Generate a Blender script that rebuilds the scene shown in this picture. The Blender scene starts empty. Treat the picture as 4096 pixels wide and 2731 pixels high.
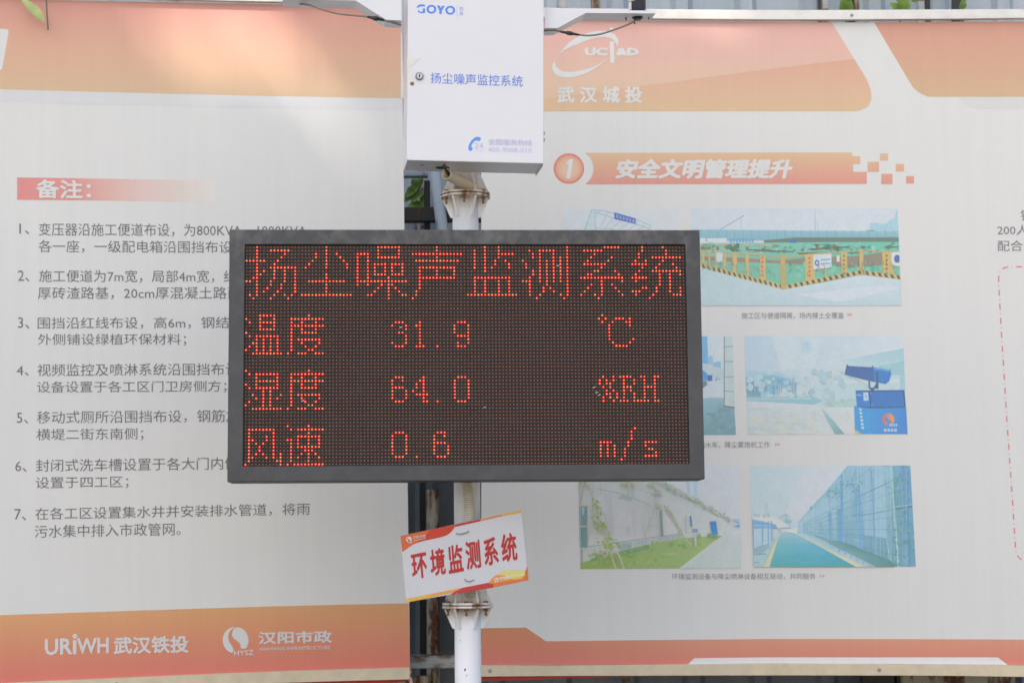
import bpy, bmesh, math, random
from mathutils import Vector, Matrix
from mathutils.geometry import tessellate_polygon
R = math.radians
random.seed(7)
SC = bpy.context.scene
COL = SC.collection

# ------------------------------------------------------------------ camera
PW, PH, FPX = 4096.0, 2731.0, 7964.0           # pixels of the photograph, 70 mm lens on a 36 mm sensor
PITCH, ROLL = R(6.35), -0.008
CAM_POS = Vector((0, 0, 1.6))
fw = Vector((0, math.cos(PITCH), math.sin(PITCH)))
u0 = Vector((0, -math.sin(PITCH), math.cos(PITCH)))
r0 = Vector((1, 0, 0))
rt = r0*math.cos(ROLL) + u0*math.sin(ROLL)
up = u0*math.cos(ROLL) - r0*math.sin(ROLL)
cam = bpy.data.cameras.new('camera')
cam.sensor_width = 36; cam.lens = 70; cam.clip_start = .05; cam.clip_end = 2000
cam.dof.use_dof = True; cam.dof.focus_distance = 5.82; cam.dof.aperture_fstop = 4.5
co = bpy.data.objects.new('camera', cam)
co.matrix_world = Matrix(((rt.x, up.x, -fw.x, 0), (rt.y, up.y, -fw.y, 0), (rt.z, up.z, -fw.z, CAM_POS.z), (0, 0, 0, 1)))
COL.objects.link(co); SC.camera = co

# ------------------------------------------------------------------ sky, sun, exposure
SUN_EL, SUN_AZ = R(47), R(200)                 # the sun stands behind the camera, to its left
w = bpy.data.worlds.new('World'); SC.world = w; w.use_nodes = True
nt = w.node_tree
sky = nt.nodes.new('ShaderNodeTexSky'); sky.sky_type = 'NISHITA'; sky.sun_disc = False
sky.sun_elevation = SUN_EL; sky.sun_rotation = SUN_AZ
sky.air_density = 1.0; sky.dust_density = 3.0; sky.ozone_density = 1.0
bg = nt.nodes['Background']; bg.inputs['Strength'].default_value = .10
nt.links.new(sky.outputs[0], bg.inputs[0])
sl = bpy.data.lights.new('sun', 'SUN'); sl.energy = 3.6; sl.angle = R(.53); sl.color = (1, .93, .82)
so = bpy.data.objects.new('sun', sl); COL.objects.link(so)
sd = Vector((math.sin(SUN_AZ)*math.cos(SUN_EL), math.cos(SUN_AZ)*math.cos(SUN_EL), math.sin(SUN_EL)))
so.rotation_euler = (-sd).to_track_quat('-Z', 'Y').to_euler(); so.location = (0, 0, 12)
SC.cycles.caustics_reflective = False; SC.cycles.caustics_refractive = False
SC.view_settings.view_transform = 'Standard'; SC.view_settings.look = 'None'
SC.view_settings.exposure = 1.20; SC.view_settings.gamma = 1

# ------------------------------------------------------------------ helpers
def lin(c):
    f = lambda v: v/12.92 if v <= .04045 else ((v+.055)/1.055)**2.4
    return tuple(f(x/255) for x in c)
def paper_v(y):                                 # how bright blank white vinyl reads at that height of the photograph
    return .70 - .16*max(0, min(1, y/2731))
def ink(c, y=1300, white=.74):                  # a printed colour: what the photograph shows, relative to the white vinyl beside it
    k = white/paper_v(y)
    return tuple(min(.85, v*k) for v in lin(c)) + (1,)

def tag(o, label=None, cat=None, group=None, kind=None):
    if label: o['label'] = label
    if cat: o['category'] = cat
    if group: o['group'] = group
    if kind: o['kind'] = kind
    return o
def thing(name, loc, label, cat, group=None):
    o = bpy.data.objects.new(name, None); COL.objects.link(o); o.location = loc
    o.empty_display_size = .1
    return tag(o, label, cat, group)

def ray(px, py):
    return (rt*((px-PW/2)/FPX) + up*((PH/2-py)/FPX) + fw)
class Surf:                                     # a flat, upright surface of the place: a point on it and its heading
    def __init__(s, x, y, yaw=0, lean=0):
        s.o = Vector((x, y, 0)); s.u = Vector((math.cos(yaw), math.sin(yaw), 0))
        s.n = Vector((math.sin(yaw), -math.cos(yaw), 0)); s.v = Vector((0, 0, 1))
    def p(s, px, py, off=0.0):
        d = ray(px, py); t = (s.o - CAM_POS).dot(s.n)/d.dot(s.n)
        return CAM_POS + d*t + s.n*off
def surf2(pxa, ya, pxb, yb, py=1400):
    a = ray(pxa, py); b = ray(pxb, py)
    A = a*(ya/a.y); B = b*(yb/b.y)
    return Surf(A.x, A.y, math.atan2(B.y-A.y, B.x-A.x))

class MB:                                       # collects faces, links them as ONE mesh
    def __init__(s): s.v = []; s.f = []; s.m = []; s.c = []; s.sm = []
    def face(s, idx, m=0, cols=None, smooth=False):
        s.f.append(idx); s.m.append(m); s.c.append(cols or [(1, 1, 1, 1)]*len(idx)); s.sm.append(smooth)
    def poly(s, pts, m=0, cols=None, smooth=False):
        b = len(s.v); s.v += [Vector(p) for p in pts]
        n = len(pts)
        if cols is None: cl = None
        elif isinstance(cols[0], (int, float)): cl = [tuple(cols)]*n
        else: cl = list(cols)
        if n <= 4:
            s.face(list(range(b, b+n)), m, cl, smooth)
        else:
            for t in tessellate_polygon([[Vector(p) for p in pts]]):
                s.face([b+i for i in t], m, [cl[i] for i in t] if cl else None, smooth)
    def box(s, o, a, b, c, m=0, col=None):      # a box from corner o along vectors a, b, c
        o, a, b, c = Vector(o), Vector(a), Vector(b), Vector(c)
        P = [o, o+a, o+a+b, o+b, o+c, o+a+c, o+a+b+c, o+b+c]
        k = len(s.v); s.v += P
        F = [(0, 3, 2, 1), (4, 5, 6, 7), (0, 1, 5, 4), (1, 2, 6, 5), (2, 3, 7, 6), (3, 0, 4, 7)]
        if a.cross(b).dot(c) < 0: F = [tuple(reversed(f)) for f in F]
        for f in F: s.face([k+i for i in f], m, [col]*4 if col else None)
    def tube(s, pts, rad, n=12, m=0, caps=True):
        pts = [Vector(p) for p in pts]; N = len(pts)
        rads = rad if isinstance(rad, (list, tuple)) else [rad]*N
        k = len(s.v); side = None
        for i, p in enumerate(pts):
            t = (pts[min(i+1, N-1)] - pts[max(i-1, 0)]).normalized()
            if side is None:
                side = t.orthogonal().normalized()
            side = (side - t*side.dot(t)).normalized(); o = t.cross(side)
            for j in range(n):
                a = 2*math.pi*j/n
                s.v.append(p + (side*math.cos(a) + o*math.sin(a))*rads[i])
        for i in range(N-1):
            for j in range(n):
                j2 = (j+1) % n
                s.face([k+i*n+j, k+i*n+j2, k+(i+1)*n+j2, k+(i+1)*n+j], m, None, True)
        if caps:
            s.face([k+j for j in reversed(range(n))], m); s.face([k+(N-1)*n+j for j in range(n)], m)
    def prism(s, pts, d, m=0, col=None):        # a flat outline given thickness d
        d = Vector(d); pts = [Vector(p) for p in pts]; n = len(pts)
        nrm = Vector((0, 0, 0))
        for i in range(n): nrm += pts[i].cross(pts[(i+1) % n])
        if nrm.dot(d) > 0: pts = pts[::-1]
        s.poly(pts, m, col); s.poly([p+d for p in reversed(pts)], m, col)
        for i in range(n):
            a, b = pts[i], pts[(i+1) % n]
            s.poly([a, a+d, b+d, b], m, col)
    def build(s, name, mats, parent=None, bevel=0):
        me = bpy.data.meshes.new(name)
        L = Vector(parent_loc(parent)) if parent else Vector((0, 0, 0))
        me.from_pydata([v - L for v in s.v], [], s.f)
        for m in (mats if isinstance(mats, (list, tuple)) else [mats]): me.materials.append(m)
        me.polygons.foreach_set('material_index', s.m)
        me.polygons.foreach_set('use_smooth', s.sm)
        ca = me.color_attributes.new('Col', 'FLOAT_COLOR', 'CORNER')
        flat = []
        for cl in s.c:
            for c in cl: flat += c if len(c) == 4 else tuple(c)+(1,)
        ca.data.foreach_set('color', flat)
        me.update()
        o = bpy.data.objects.new(name, me); COL.objects.link(o)
        if parent: o.parent = parent
        if bevel:
            b = o.modifiers.new('bevel', 'BEVEL'); b.width = bevel; b.segments = 2; b.limit_method = 'ANGLE'; b.angle_limit = R(40)
        return o
def parent_loc(p):
    l = Vector((0, 0, 0))
    while p: l += p.location; p = p.parent
    return l

# ------------------------------------------------------------------ materials
class Mat:
    def __init__(s, name):
        s.m = bpy.data.materials.new(name); s.m.use_nodes = True; s.t = s.m.node_tree
        s.b = s.t.nodes['Principled BSDF']
    def n(s, typ, **k):
        x = s.t.nodes.new(typ)
        for a, v in k.items(): setattr(x, a, v)
        return x
    def l(s, a, b): s.t.links.new(a, b)
    def coords(s, scale=(1, 1, 1), kind='Object'):
        c = s.n('ShaderNodeTexCoord'); mp = s.n('ShaderNodeMapping'); mp.inputs['Scale'].default_value = scale
        s.l(c.outputs[kind], mp.inputs[0]); return mp.outputs[0]
    def noise(s, scale, vec, detail=4, rough=.55):
        x = s.n('ShaderNodeTexNoise'); x.inputs['Scale'].default_value = scale; x.inputs['Detail'].default_value = detail
        x.inputs['Roughness'].default_value = rough; s.l(vec, x.inputs['Vector']); return x.outputs['Fac']
    def ramp(s, fac, stops):
        x = s.n('ShaderNodeValToRGB'); e = x.color_ramp.elements
        while len(e) < len(stops): e.new(.5)
        for i, (p, c) in enumerate(stops): e[i].position = p; e[i].color = c if len(c) == 4 else tuple(c)+(1,)
        s.l(fac, x.inputs[0]); return x.outputs[0]
    def mix(s, fac, a, b, mode='MIX'):
        x = s.n('ShaderNodeMix', data_type='RGBA', blend_type=mode)
        for sock, v in ((x.inputs[0], fac), (x.inputs[6], a), (x.inputs[7], b)):
            if hasattr(v, 'links'): s.l(v, sock)
            else: sock.default_value = v if isinstance(v, (int, float)) else (tuple(v)+(1,))[:4]
        return x.outputs[2]
    def bump(s, h, strength=.2, dist=.002):
        x = s.n('ShaderNodeBump'); x.inputs['Strength'].default_value = strength; x.inputs['Distance'].default_value = dist
        s.l(h, x.inputs['Height']); s.l(x.outputs[0], s.b.inputs['Normal'])
    def set(s, col=None, rough=None, metal=None, spec=None):
        if col is not None:
            if hasattr(col, 'links'): s.l(col, s.b.inputs['Base Color'])
            else: s.b.inputs['Base Color'].default_value = tuple(col)[:3]+(1,)
        if rough is not None:
            if hasattr(rough, 'links'): s.l(rough, s.b.inputs['Roughness'])
            else: s.b.inputs['Roughness'].default_value = rough
        if metal is not None: s.b.inputs['Metallic'].default_value = metal
        if spec is not None: s.b.inputs['Specular IOR Level'].default_value = spec
        return s.m

def m_print(name, rough=.5, streak=.03):
    m = Mat(name); a = m.n('ShaderNodeVertexColor', layer_name='Col')
    st = m.noise(5, m.coords((6, 1, .22)), 8, .7)
    bl = m.noise(2.2, m.coords((1, 1, 1)), 5)
    g = m.ramp(st, [(.32, (1-streak,)*3), (.62, (1, 1, 1))])
    g2 = m.ramp(bl, [(.35, (1-streak*.7, 1-streak*.6, 1-streak*.5)), (.65, (1, 1, 1))])
    c = m.mix(1, m.mix(1, a.outputs[0], g, 'MULTIPLY'), g2, 'MULTIPLY')
    m.bump(m.noise(2.2, m.coords((1.6, 1, .5)), 3), .34, .02)
    return m.set(c, rough, 0, .35)
M = {}
M['vinyl'] = m_print('printed_vinyl')
M['board'] = m_print('printed_board', .35, .03)
def m_photo():                                  # photographs printed on the vinyl: the same ink, with their soft mottled tone
    m = Mat('printed_photo_ink'); a = m.n('ShaderNodeVertexColor', layer_name='Col')
    f = m.noise(26, m.coords((1, 1, 1)), 6, .7); h = m.noise(90, m.coords((1, 1, 1.6)), 4, .6)
    c = m.mix(1, a.outputs[0], m.ramp(f, [(.3, (.90, .92, .93)), (.7, (1.0, 1.0, 1.0))]), 'MULTIPLY')
    c = m.mix(.03, c, (.70, .73, .74)); c = m.mix(1, c, m.ramp(h, [(.3, (.93, .94, .94)), (.7, (1, 1, 1))]), 'MULTIPLY')
    return m.set(c, .5, 0, .35)
M['photo'] = m_photo()
def m_plain(name, c, rough=.5, metal=0, var=.12, scale=9, spec=.5, bump=0):
    m = Mat(name); f = m.noise(scale, m.coords())
    cc = m.ramp(f, [(.25, tuple(v*(1-var) for v in c)), (.75, tuple(min(1, v*(1+var)) for v in c))])
    if bump: m.bump(m.noise(scale*6, m.coords()), bump, .002)
    return m.set(cc, rough, metal, spec)
def m_rusty(name, paint, amount=.5, rough=.55, stretch=(1, 1, .25), scale=18):
    m = Mat(name); f = m.noise(scale, m.coords(stretch), 8, .65); g = m.noise(60, m.coords(), 4)
    rc = m.ramp(g, [(.3, (.045, .017, .008)), (.7, (.16, .065, .025))])
    k = m.ramp(f, [(amount-.04, (1, 1, 1)), (amount+.07, (0, 0, 0))])
    pc = m.ramp(m.noise(7, m.coords()), [(.3, tuple(v*.82 for v in paint)), (.7, paint)])
    m.bump(f, .3, .003)
    return m.set(m.mix(k, pc, rc), rough, 0, .3)
M['rail_ground_lit'] = m_plain('ground_lit_aluminium_rail', (.66, .57, .41), .45, 0, .10, 24)  # lower rails: warm ground reflection put in as cream base colour
M['rail'] = m_plain('aluminium_rail', (.62, .60, .56), .42, .75, .08, 20)
M['screw'] = m_plain('zinc_screw', (.32, .32, .33), .35, .9)
M['hem'] = m_plain('red_banner_cloth', (.50, .035, .025), .6, 0, .25, 12)
M['hem_pale'] = m_plain('pale_banner_back', (.62, .38, .36), .7, 0, .3, 30)
M['visor'] = m_plain('black_module_plastic', (.017, .016, .018), .6, 0, .25, 14)
M['paint_box'] = m_plain('white_enamel', (.72, .735, .79), .32, 0, .02, 5)
M['steel_dark'] = m_plain('dark_hole', (.006, .006, .006), .8)
M['chrome'] = m_plain('lock_chrome', (.42, .42, .42), .3, 1)
M['lock_ring'] = m_plain('dark_lock_ring', (.16, .17, .18), .4, .8)
M['brass'] = m_plain('rusted_screw', (.28, .15, .08), .5, .5)
M['conduit'] = m_plain('beige_conduit_plastic', (.58, .50, .38), .5, 0, .07, 15)
M['cable'] = m_plain('grey_cable', (.22, .20, .17), .55, 0, .1, 40)
M['black'] = m_plain('black_plastic', (.022, .024, .028), .45, 0, .2, 30)
M['sensor'] = m_plain('dark_grey_anodised', (.062, .07, .085), .4, .2, .12, 25)
M['sticker'] = m_plain('white_sticker', (.72, .71, .68), .5, 0, .06, 60)
M['leaf'] = m_plain('green_leaf', (.20, .34, .07), .5, 0, .35, 25)
M['leaf_pale'] = m_plain('pale_green_leaf', (.44, .52, .19), .5, 0, .2, 25)
M['stem'] = m_plain('vine_stem', (.16, .14, .10), .7, 0, .2, 30)
M['wire'] = m_plain('grey_tie_wire', (.26, .26, .27), .4, .8)
# white pole paint, with rust weeping from the flanges
def m_pole():
    m = Mat('white_pole_paint')
    f = m.noise(16, m.coords((1, 1, .3)), 8, .62); g = m.noise(45, m.coords(), 4)
    ge = m.n('ShaderNodeNewGeometry'); sx = m.n('ShaderNodeSeparateXYZ'); m.l(ge.outputs['Position'], sx.inputs[0])
    near = None
    for zf in FLANGES:                          # weathering collects round each bolted joint
        a = m.n('ShaderNodeMath', operation='SUBTRACT'); m.l(sx.outputs['Z'], a.inputs[0]); a.inputs[1].default_value = zf
        b = m.n('ShaderNodeMath', operation='ABSOLUTE'); m.l(a.outputs[0], b.inputs[0])
        mr = m.n('ShaderNodeMapRange'); m.l(b.outputs[0], mr.inputs[0])
        mr.inputs[1].default_value = .0; mr.inputs[2].default_value = .10; mr.inputs[3].default_value = 1; mr.inputs[4].default_value = 0
        if near is None: near = mr.outputs[0]
        else:
            mx = m.n('ShaderNodeMath', operation='MAXIMUM'); m.l(near, mx.inputs[0]); m.l(mr.outputs[0], mx.inputs[1]); near = mx.outputs[0]
    mu = m.n('ShaderNodeMath', operation='MULTIPLY'); m.l(f, mu.inputs[0]); m.l(near, mu.inputs[1])
    k = m.ramp(mu.outputs[0], [(.46, (0, 0, 0)), (.55, (1, 1, 1))])
    k2 = m.ramp(mu.outputs[0], [(.24, (0, 0, 0)), (.52, (.6, .6, .6))])
    base = m.ramp(m.noise(6, m.coords((1, 1, .4))), [(.3, (.76, .77, .80)), (.7, (.83, .84, .87))])
    c = m.mix(k2, base, (.60, .47, .30)); c = m.mix(k, c, (.17, .07, .03))
    chips = m.ramp(m.noise(70, m.coords((1, 1, .6)), 2), [(.80, (0, 0, 0)), (.82, (1, 1, 1))])
    c = m.mix(chips, c, (.12, .12, .14))
    m.bump(g, .08, .002)
    return m.set(c, .38, 0, .5)
def m_frame():
    m = Mat('dark_grey_powder_coat')
    f = m.noise(22, m.coords((1, 1, .8)), 7, .65); d = m.noise(3, m.coords(), 3)
    ge = m.n('ShaderNodeNewGeometry'); sx = m.n('ShaderNodeSeparateXYZ'); m.l(ge.outputs['Position'], sx.inputs[0])
    mr = m.n('ShaderNodeMapRange'); m.l(sx.outputs['Z'], mr.inputs[0]); mr.inputs[1].default_value = 2.40; mr.inputs[2].default_value = 2.72
    mr.inputs[3].default_value = .15; mr.inputs[4].default_value = 1
    dust = m.ramp(f, [(.44, (0, 0, 0)), (.66, (1, 1, 1))])
    q = m.mix(1, dust, mr.outputs[0], 'MULTIPLY')
    base = m.ramp(d, [(.3, (.050, .053, .060)), (.7, (.066, .069, .078))])
    c = m.mix(q, base, (.165, .162, .16))
    m.bump(m.noise(400, m.coords(), 2), .1, .0006)
    return m.set(c, .48, 0, .4)
def m_hoarding():
    m = Mat('blue_grey_sheet_steel')
    f = m.noise(3, m.coords((3, 1, .4)), 5); g = m.noise(10, m.coords((6, 1, .3)), 5)
    c = m.ramp(f, [(.3, (.36, .42, .48)), (.7, (.46, .52, .58))])
    c = m.mix(m.ramp(g, [(.55, (0, 0, 0)), (.8, (.5, .5, .5))]), c, (.30, .31, .31))
    return m.set(c, .5, .1, .4)
M['frame'] = m_frame(); M['hoarding'] = m_hoarding()
M['post_cream'] = m_rusty('rusty_cream_tube', (.46, .42, .31), .50)
M['post_blue'] = m_rusty('blue_grey_tube', (.42, .50, .58), .30)
M['post_dark'] = m_rusty('dark_angle_steel', (.045, .045, .045), .36)
M['post_grey'] = m_rusty('grey_angle_steel', (.46, .48, .47), .48, .5, (.4, 1, 1.6), 12)
# ground: pale dusty concrete, sunlit beyond the shadow of the hoarding
g = Mat('dusty_concrete'); gf = g.noise(1.5, g.coords(), 8); gg = g.noise(40, g.coords(), 4)
gc = g.mix(.35, g.ramp(gf, [(.3, (.45, .40, .32)), (.7, (.56, .51, .42))]), g.ramp(gg, [(.3, (.42, .38, .31)), (.7, (.57, .52, .43))]))
g.bump(gg, .3, .01); M['ground'] = g.set(gc, .9)
def m_emit(name, c, e):
    m = Mat(name); m.set((.35, .02, .012), .3)
    m.b.inputs['Emission Color'].default_value = tuple(c)+(1,); m.b.inputs['Emission Strength'].default_value = e
    f = m.n('ShaderNodeLayerWeight'); f.inputs[0].default_value = .35
    return m.m
M['led_on'] = m_emit('lit_led', (1, .022, .012), .80)
M['led_core'] = m_emit('lit_led_centre', (1, .42, .17), 1.6)
M['led_off'] = m_plain('unlit_led', (.54, .19, .105), .35, 0, .3, 700)

# ------------------------------------------------------------------ text
_tc = {}
def glyphs(s, bold=0.0, res=2):
    """ink outline of a string, normalised to its box; a bold face is the regular one struck several times, shifted"""
    key = (s, bold)
    if key not in _tc:
        c = bpy.data.curves.new('lettering', 'FONT'); c.body = s; c.size = 1; c.resolution_u = res
        o = bpy.data.objects.new('lettering', c); COL.objects.link(o)
        dg = bpy.context.evaluated_depsgraph_get()
        me = bpy.data.meshes.new_from_object(o.evaluated_get(dg))
        V0 = [(v.co.x, v.co.y) for v in me.vertices]; F0 = [tuple(p.vertices) for p in me.polygons]
        bpy.data.objects.remove(o); bpy.data.curves.remove(c); bpy.data.meshes.remove(me)
        V, F = [], []
        sh = [(0, 0)] if bold <= 0 else [(bold*math.cos(k*math.pi/4), bold*math.sin(k*math.pi/4)) for k in range(8)]
        for i, (dx, dy) in enumerate(sh):
            b = len(V); V += [(x+dx, y+dy, i) for x, y in V0]; F += [tuple(b+j for j in f) for f in F0]
        xs = [v[0] for v in V]; ys = [v[1] for v in V]
        x0, x1, y0, y1 = min(xs), max(xs), min(ys), max(ys)
        _tc[key] = ([((x-x0)/(x1-x0), (y-y0)/(y1-y0), i) for x, y, i in V], F)
    return _tc[key]
def text(mb, surf, s, quad, col, off, bold=0.0, m=0, shear=0.0):
    """quad: pixels of the ink box on the surface: TL, TR, BR, BL"""
    V, F = glyphs(s, bold); TL, TR, BR, BL = quad
    b = len(mb.v)
    for x, y, i in V:
        xx = x + shear*(y-.5)
        px = (BL[0]*(1-xx)+BR[0]*xx)*(1-y) + (TL[0]*(1-xx)+TR[0]*xx)*y
        py = (BL[1]*(1-xx)+BR[1]*xx)*(1-y) + (TL[1]*(1-xx)+TR[1]*xx)*y
        mb.v.append(surf.p(px, py, off+i*.00005))
    for f in F: mb.face([b+i for i in f], m, [col]*len(f))
def rq(x0, y0, x1, y1, dy=0): return ((x0, y0), (x1, y0+dy), (x1, y1+dy), (x0, y1))

class Draw:                                     # prints flat shapes on a surface, each a hair proud of the last
    def __init__(s, surf, mb, tf=None, base=.0004, step=.000009, clip=None):
        s.s, s.mb, s.tf, s.off, s.st, s.cl = surf, mb, tf or (lambda x, y: (x, y)), base, step, clip
    def poly(s, pts, col, up=True):
        if s.cl:                                # keep inside the edges of the printed picture
            (ax, ay), (bx, by), (cx, cy), (dx, dy) = s.cl; o = []
            for x, y in pts:
                y = max(ay, min(dy, y)); t = (y-ay)/(dy-ay); o.append((max(ax+(dx-ax)*t, min(bx+(cx-bx)*t, x)), y))
            pts = o
        P = [s.s.p(*s.tf(*q), s.off) for q in pts]
        ys = [s.tf(*q)[1] for q in pts]
        if isinstance(col[0], (int, float)): cl = [ink(col, y) for y in ys]
        else: cl = [ink(c, y) for c, y in zip(col, ys)]
        s.mb.poly(P, 0, cl); s.off += s.st
    def line(s, pts, w, col):
        for (x0, y0), (x1, y1) in zip(pts, pts[1:]):
            l = math.hypot(x1-x0, y1-y0) or 1; nx, ny = -(y1-y0)/l*w/2, (x1-x0)/l*w/2
            s.poly([(x0+nx, y0+ny), (x1+nx, y1+ny), (x1-nx, y1-ny), (x0-nx, y0-ny)], col)
    def dots(s, pts, r, cols, jit=0, n=6):
        for i, (x, y) in enumerate(pts):
            rr = r*random.uniform(.5, 1.3); a0 = random.random()*6
            x += random.uniform(-jit, jit); y += random.uniform(-jit, jit)
            s.poly([(x+rr*random.uniform(.6, 1.1)*math.cos(a0+k*2*math.pi/n), y+rr*random.uniform(.6, 1.1)*math.sin(a0+k*2*math.pi/n)) for k in range(n)], random.choice(cols))
def circ(cx, cy, r, a0=0, a1=360, n=28, ry=None):
    ry = ry or r
    return [(cx+r*math.cos(R(a0+(a1-a0)*i/n)), cy+ry*math.sin(R(a0+(a1-a0)*i/n))) for i in range(n + (0 if a1-a0 == 360 else 1))]
def spline(pts, n=8):
    out = []
    for i in range(len(pts)-1):
        p0, p1, p2, p3 = pts[max(i-1, 0)], pts[i], pts[i+1], pts[min(i+2, len(pts)-1)]
        for k in range(n):
            t = k/n
            out.append(tuple(.5*((2*b)+(c-a)*t+(2*a-5*b+4*c-d)*t*t+(-a+3*b-3*c+d)*t**3) for a, b, c, d in zip(p0, p1, p2, p3)))
    return out + [tuple(pts[-1])]
WHITE = (.735, .745, .735, 1)
GREY_TXT = (.17, .17, .185, 1)

# ------------------------------------------------------------------ the surfaces of the place
S_LEFT = surf2(0, 6.583, 1620, 6.85)
S_RIGHT = surf2(1900, 6.90, 4096, 6.90)
S_SCREEN = surf2(918, 5.765, 2810, 5.83)
S_BOX = surf2(1627, 5.77, 2177, 5.817)
S_SIGN = surf2(1610, 5.90, 2100, 5.93)
POLE_Y = 6.02
S_POLE = Surf(0, POLE_Y, 0)
pc = S_POLE.p(1866, 1600); POLE_X = pc.x
FLANGES = (S_POLE.p(1866, 2420).z, S_POLE.p(1862, 784).z)
M['pole'] = m_pole()

# ------------------------------------------------------------------ ground
b = MB()
N = 24
for i in range(N):
    for j in range(N):
        x0, x1 = -300+600*i/N, -300+600*(i+1)/N; y0, y1 = -300+600*j/N, -300+600*(j+1)/N
        b.poly([(x0, y0, 0), (x1, y0, 0), (x1, y1, 0), (x0, y1, 0)])
tag(b.build('ground', M['ground']), 'pale dusty concrete ground in front of the hoarding', 'ground', kind='structure')

# unseen dark strip, added to cut ground bounce on the lower banners
a_ = Mat('bounce_cut_asphalt'); ag = a_.noise(60, a_.coords(), 6)
a_.bump(ag, .5, .01); M['asphalt'] = a_.set(a_.ramp(ag, [(.3, (.035, .035, .036)), (.7, (.075, .074, .072))]), .9)
b = MB()
for i in range(20): b.poly([(-40+4*i, 1.2, .004), (-36+4*i, 1.2, .004), (-36+4*i, 7.39, .004), (-40+4*i, 7.39, .004)])
tag(b.build('pavement', M['asphalt']), 'unseen dark asphalt strip added to cut bounce light on the lower banners', 'pavement', kind='structure')

# ------------------------------------------------------------------ the steel hoarding behind the banners
YH = 7.42
fence = thing('hoarding_fence', (0, YH, 0), 'blue grey corrugated steel hoarding with rusty posts behind the two banners', 'fence')
b = MB()
x = -4.2; prof = []
while x < 4.4:
    prof += [(x, 0), (x+.16, 0), (x+.18, .022), (x+.225, .022), (x+.245, 0)]; x += .245
b2 = len(b.v)
for (px_, d) in prof:
    b.v += [Vector((px_, YH-d, 0)), Vector((px_, YH-d, 6.0))]
for i in range(len(prof)-1):
    k = b2+2*i; b.face([k, k+2, k+3, k+1])
b.build('corrugated_sheet', M['hoarding'], fence)
M['plinth'] = m_plain('shaded_sheet_steel', (.15, .175, .20), .5, .1, .2, 5)  # darker second sheet: shade in the lower gap put in as colour
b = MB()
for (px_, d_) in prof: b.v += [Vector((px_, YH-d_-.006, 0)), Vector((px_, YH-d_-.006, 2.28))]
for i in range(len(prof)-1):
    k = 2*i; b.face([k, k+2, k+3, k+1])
b.build('lower_shade_sheet', M['plinth'], fence)
def px_x(px, y, py=1400): return ray(px, py).x*(y/ray(px, py).y)
def post(px0, px1, y, mat, z0=0, z1=4.2, name='post', round_=False, lean=0, depth=None):
    xa, xb = px_x(px0, y), px_x(px1, y); b = MB()
    if round_:
        r = (xb-xa)/2; b.tube([((xa+xb)/2, y, z0), ((xa+xb)/2+lean, y, z1)], r, 18)
        return b.build(name, mat, fence)
    d = depth or min(.06, xb-xa)
    b.box((xa, y, z0), (xb-xa, 0, 0), (0, d, 0), (lean, 0, z1-z0))
    return b.build(name, mat, fence, .003)
# what shows in the gap between the banners
zt = lambda py, y=7.15: (CAM_POS + ray(1700, py)*(y/ray(1700, py).y)).z
xb = px_x(1748, 7.10, 1400)
post(1703, 1754, 7.12, M['post_cream'], 0, zt(1960), round_=True)
b = MB(); pa, pb = S_POLE.p(1738, 680)*1, S_POLE.p(1772, 935)*1
k = 7.12/POLE_Y
pa = CAM_POS+(pa-CAM_POS)*k; pb = CAM_POS+(pb-CAM_POS)*k
dirv = (pb-pa).normalized(); b.tube([pa-dirv*.7, pb+dirv*1.2], .021, 18); b.build('brace', M['post_blue'], fence)
post(1698, 1722, 7.25, M['post_dark'], zt(1100), zt(700), 'post')
post(1676, 1700, 7.28, M['post_dark'], 0, zt(1100), 'post')
post(1658, 1669, 7.34, M['post_grey'], zt(1000), zt(700), 'post')
post(1684, 1704, 7.34, M['post_grey'], zt(1000), zt(700), 'post')
def beam(py0, py1, y, mat, pxa, pxb, name='rail', depth=.05):
    xa, xb = px_x(pxa, y), px_x(pxb, y); z0, z1 = zt(py1, y), zt(py0, y); b = MB()
    b.box((xa, y, z0), (xb-xa, 0, 0), (0, depth, 0), (0, 0, z1-z0)); return b.build(name, mat, fence, .003)
beam(828, 884, 7.22, M['post_dark'], 1300, 2300)
beam(686, 704, 7.22, M['post_blue'], 1300, 1712)
beam(2618, 2672, 7.02, M['post_grey'], 1560, 2300)
beam(2702, 2790, 7.06, M['post_cream'], 1560, 1709)
# posts over and under the right banner
post(2380, 2420, 7.2, M['post_cream'], 2.6, 4.2, round_=True)
for a, c, mt in ((3308, 3322, 'post_dark'), (3326, 3350, 'post_grey'), (3429, 3452, 'post_dark'), (3454, 3476, 'post_cream'), (3714, 3740, 'post_grey'),
                 (3746, 3766, 'post_dark'), (3884, 3900, 'post_dark')):
    post(a, c, 7.25, M[mt], 2.4, 4.2)
post(3796, 3826, 7.25, M['post_dark'], 2.4, 4.2, lean=.08)
for a, c, mt in ((2468, 2500, 'post_cream'), (3412, 3540, 'post_dark'), (3550, 3560, 'post_dark'), (3562, 4020, 'post_cream')):
    post(a, c, 7.2, M[mt], 0, zt(2600, 7.2), depth=.05)

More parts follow.
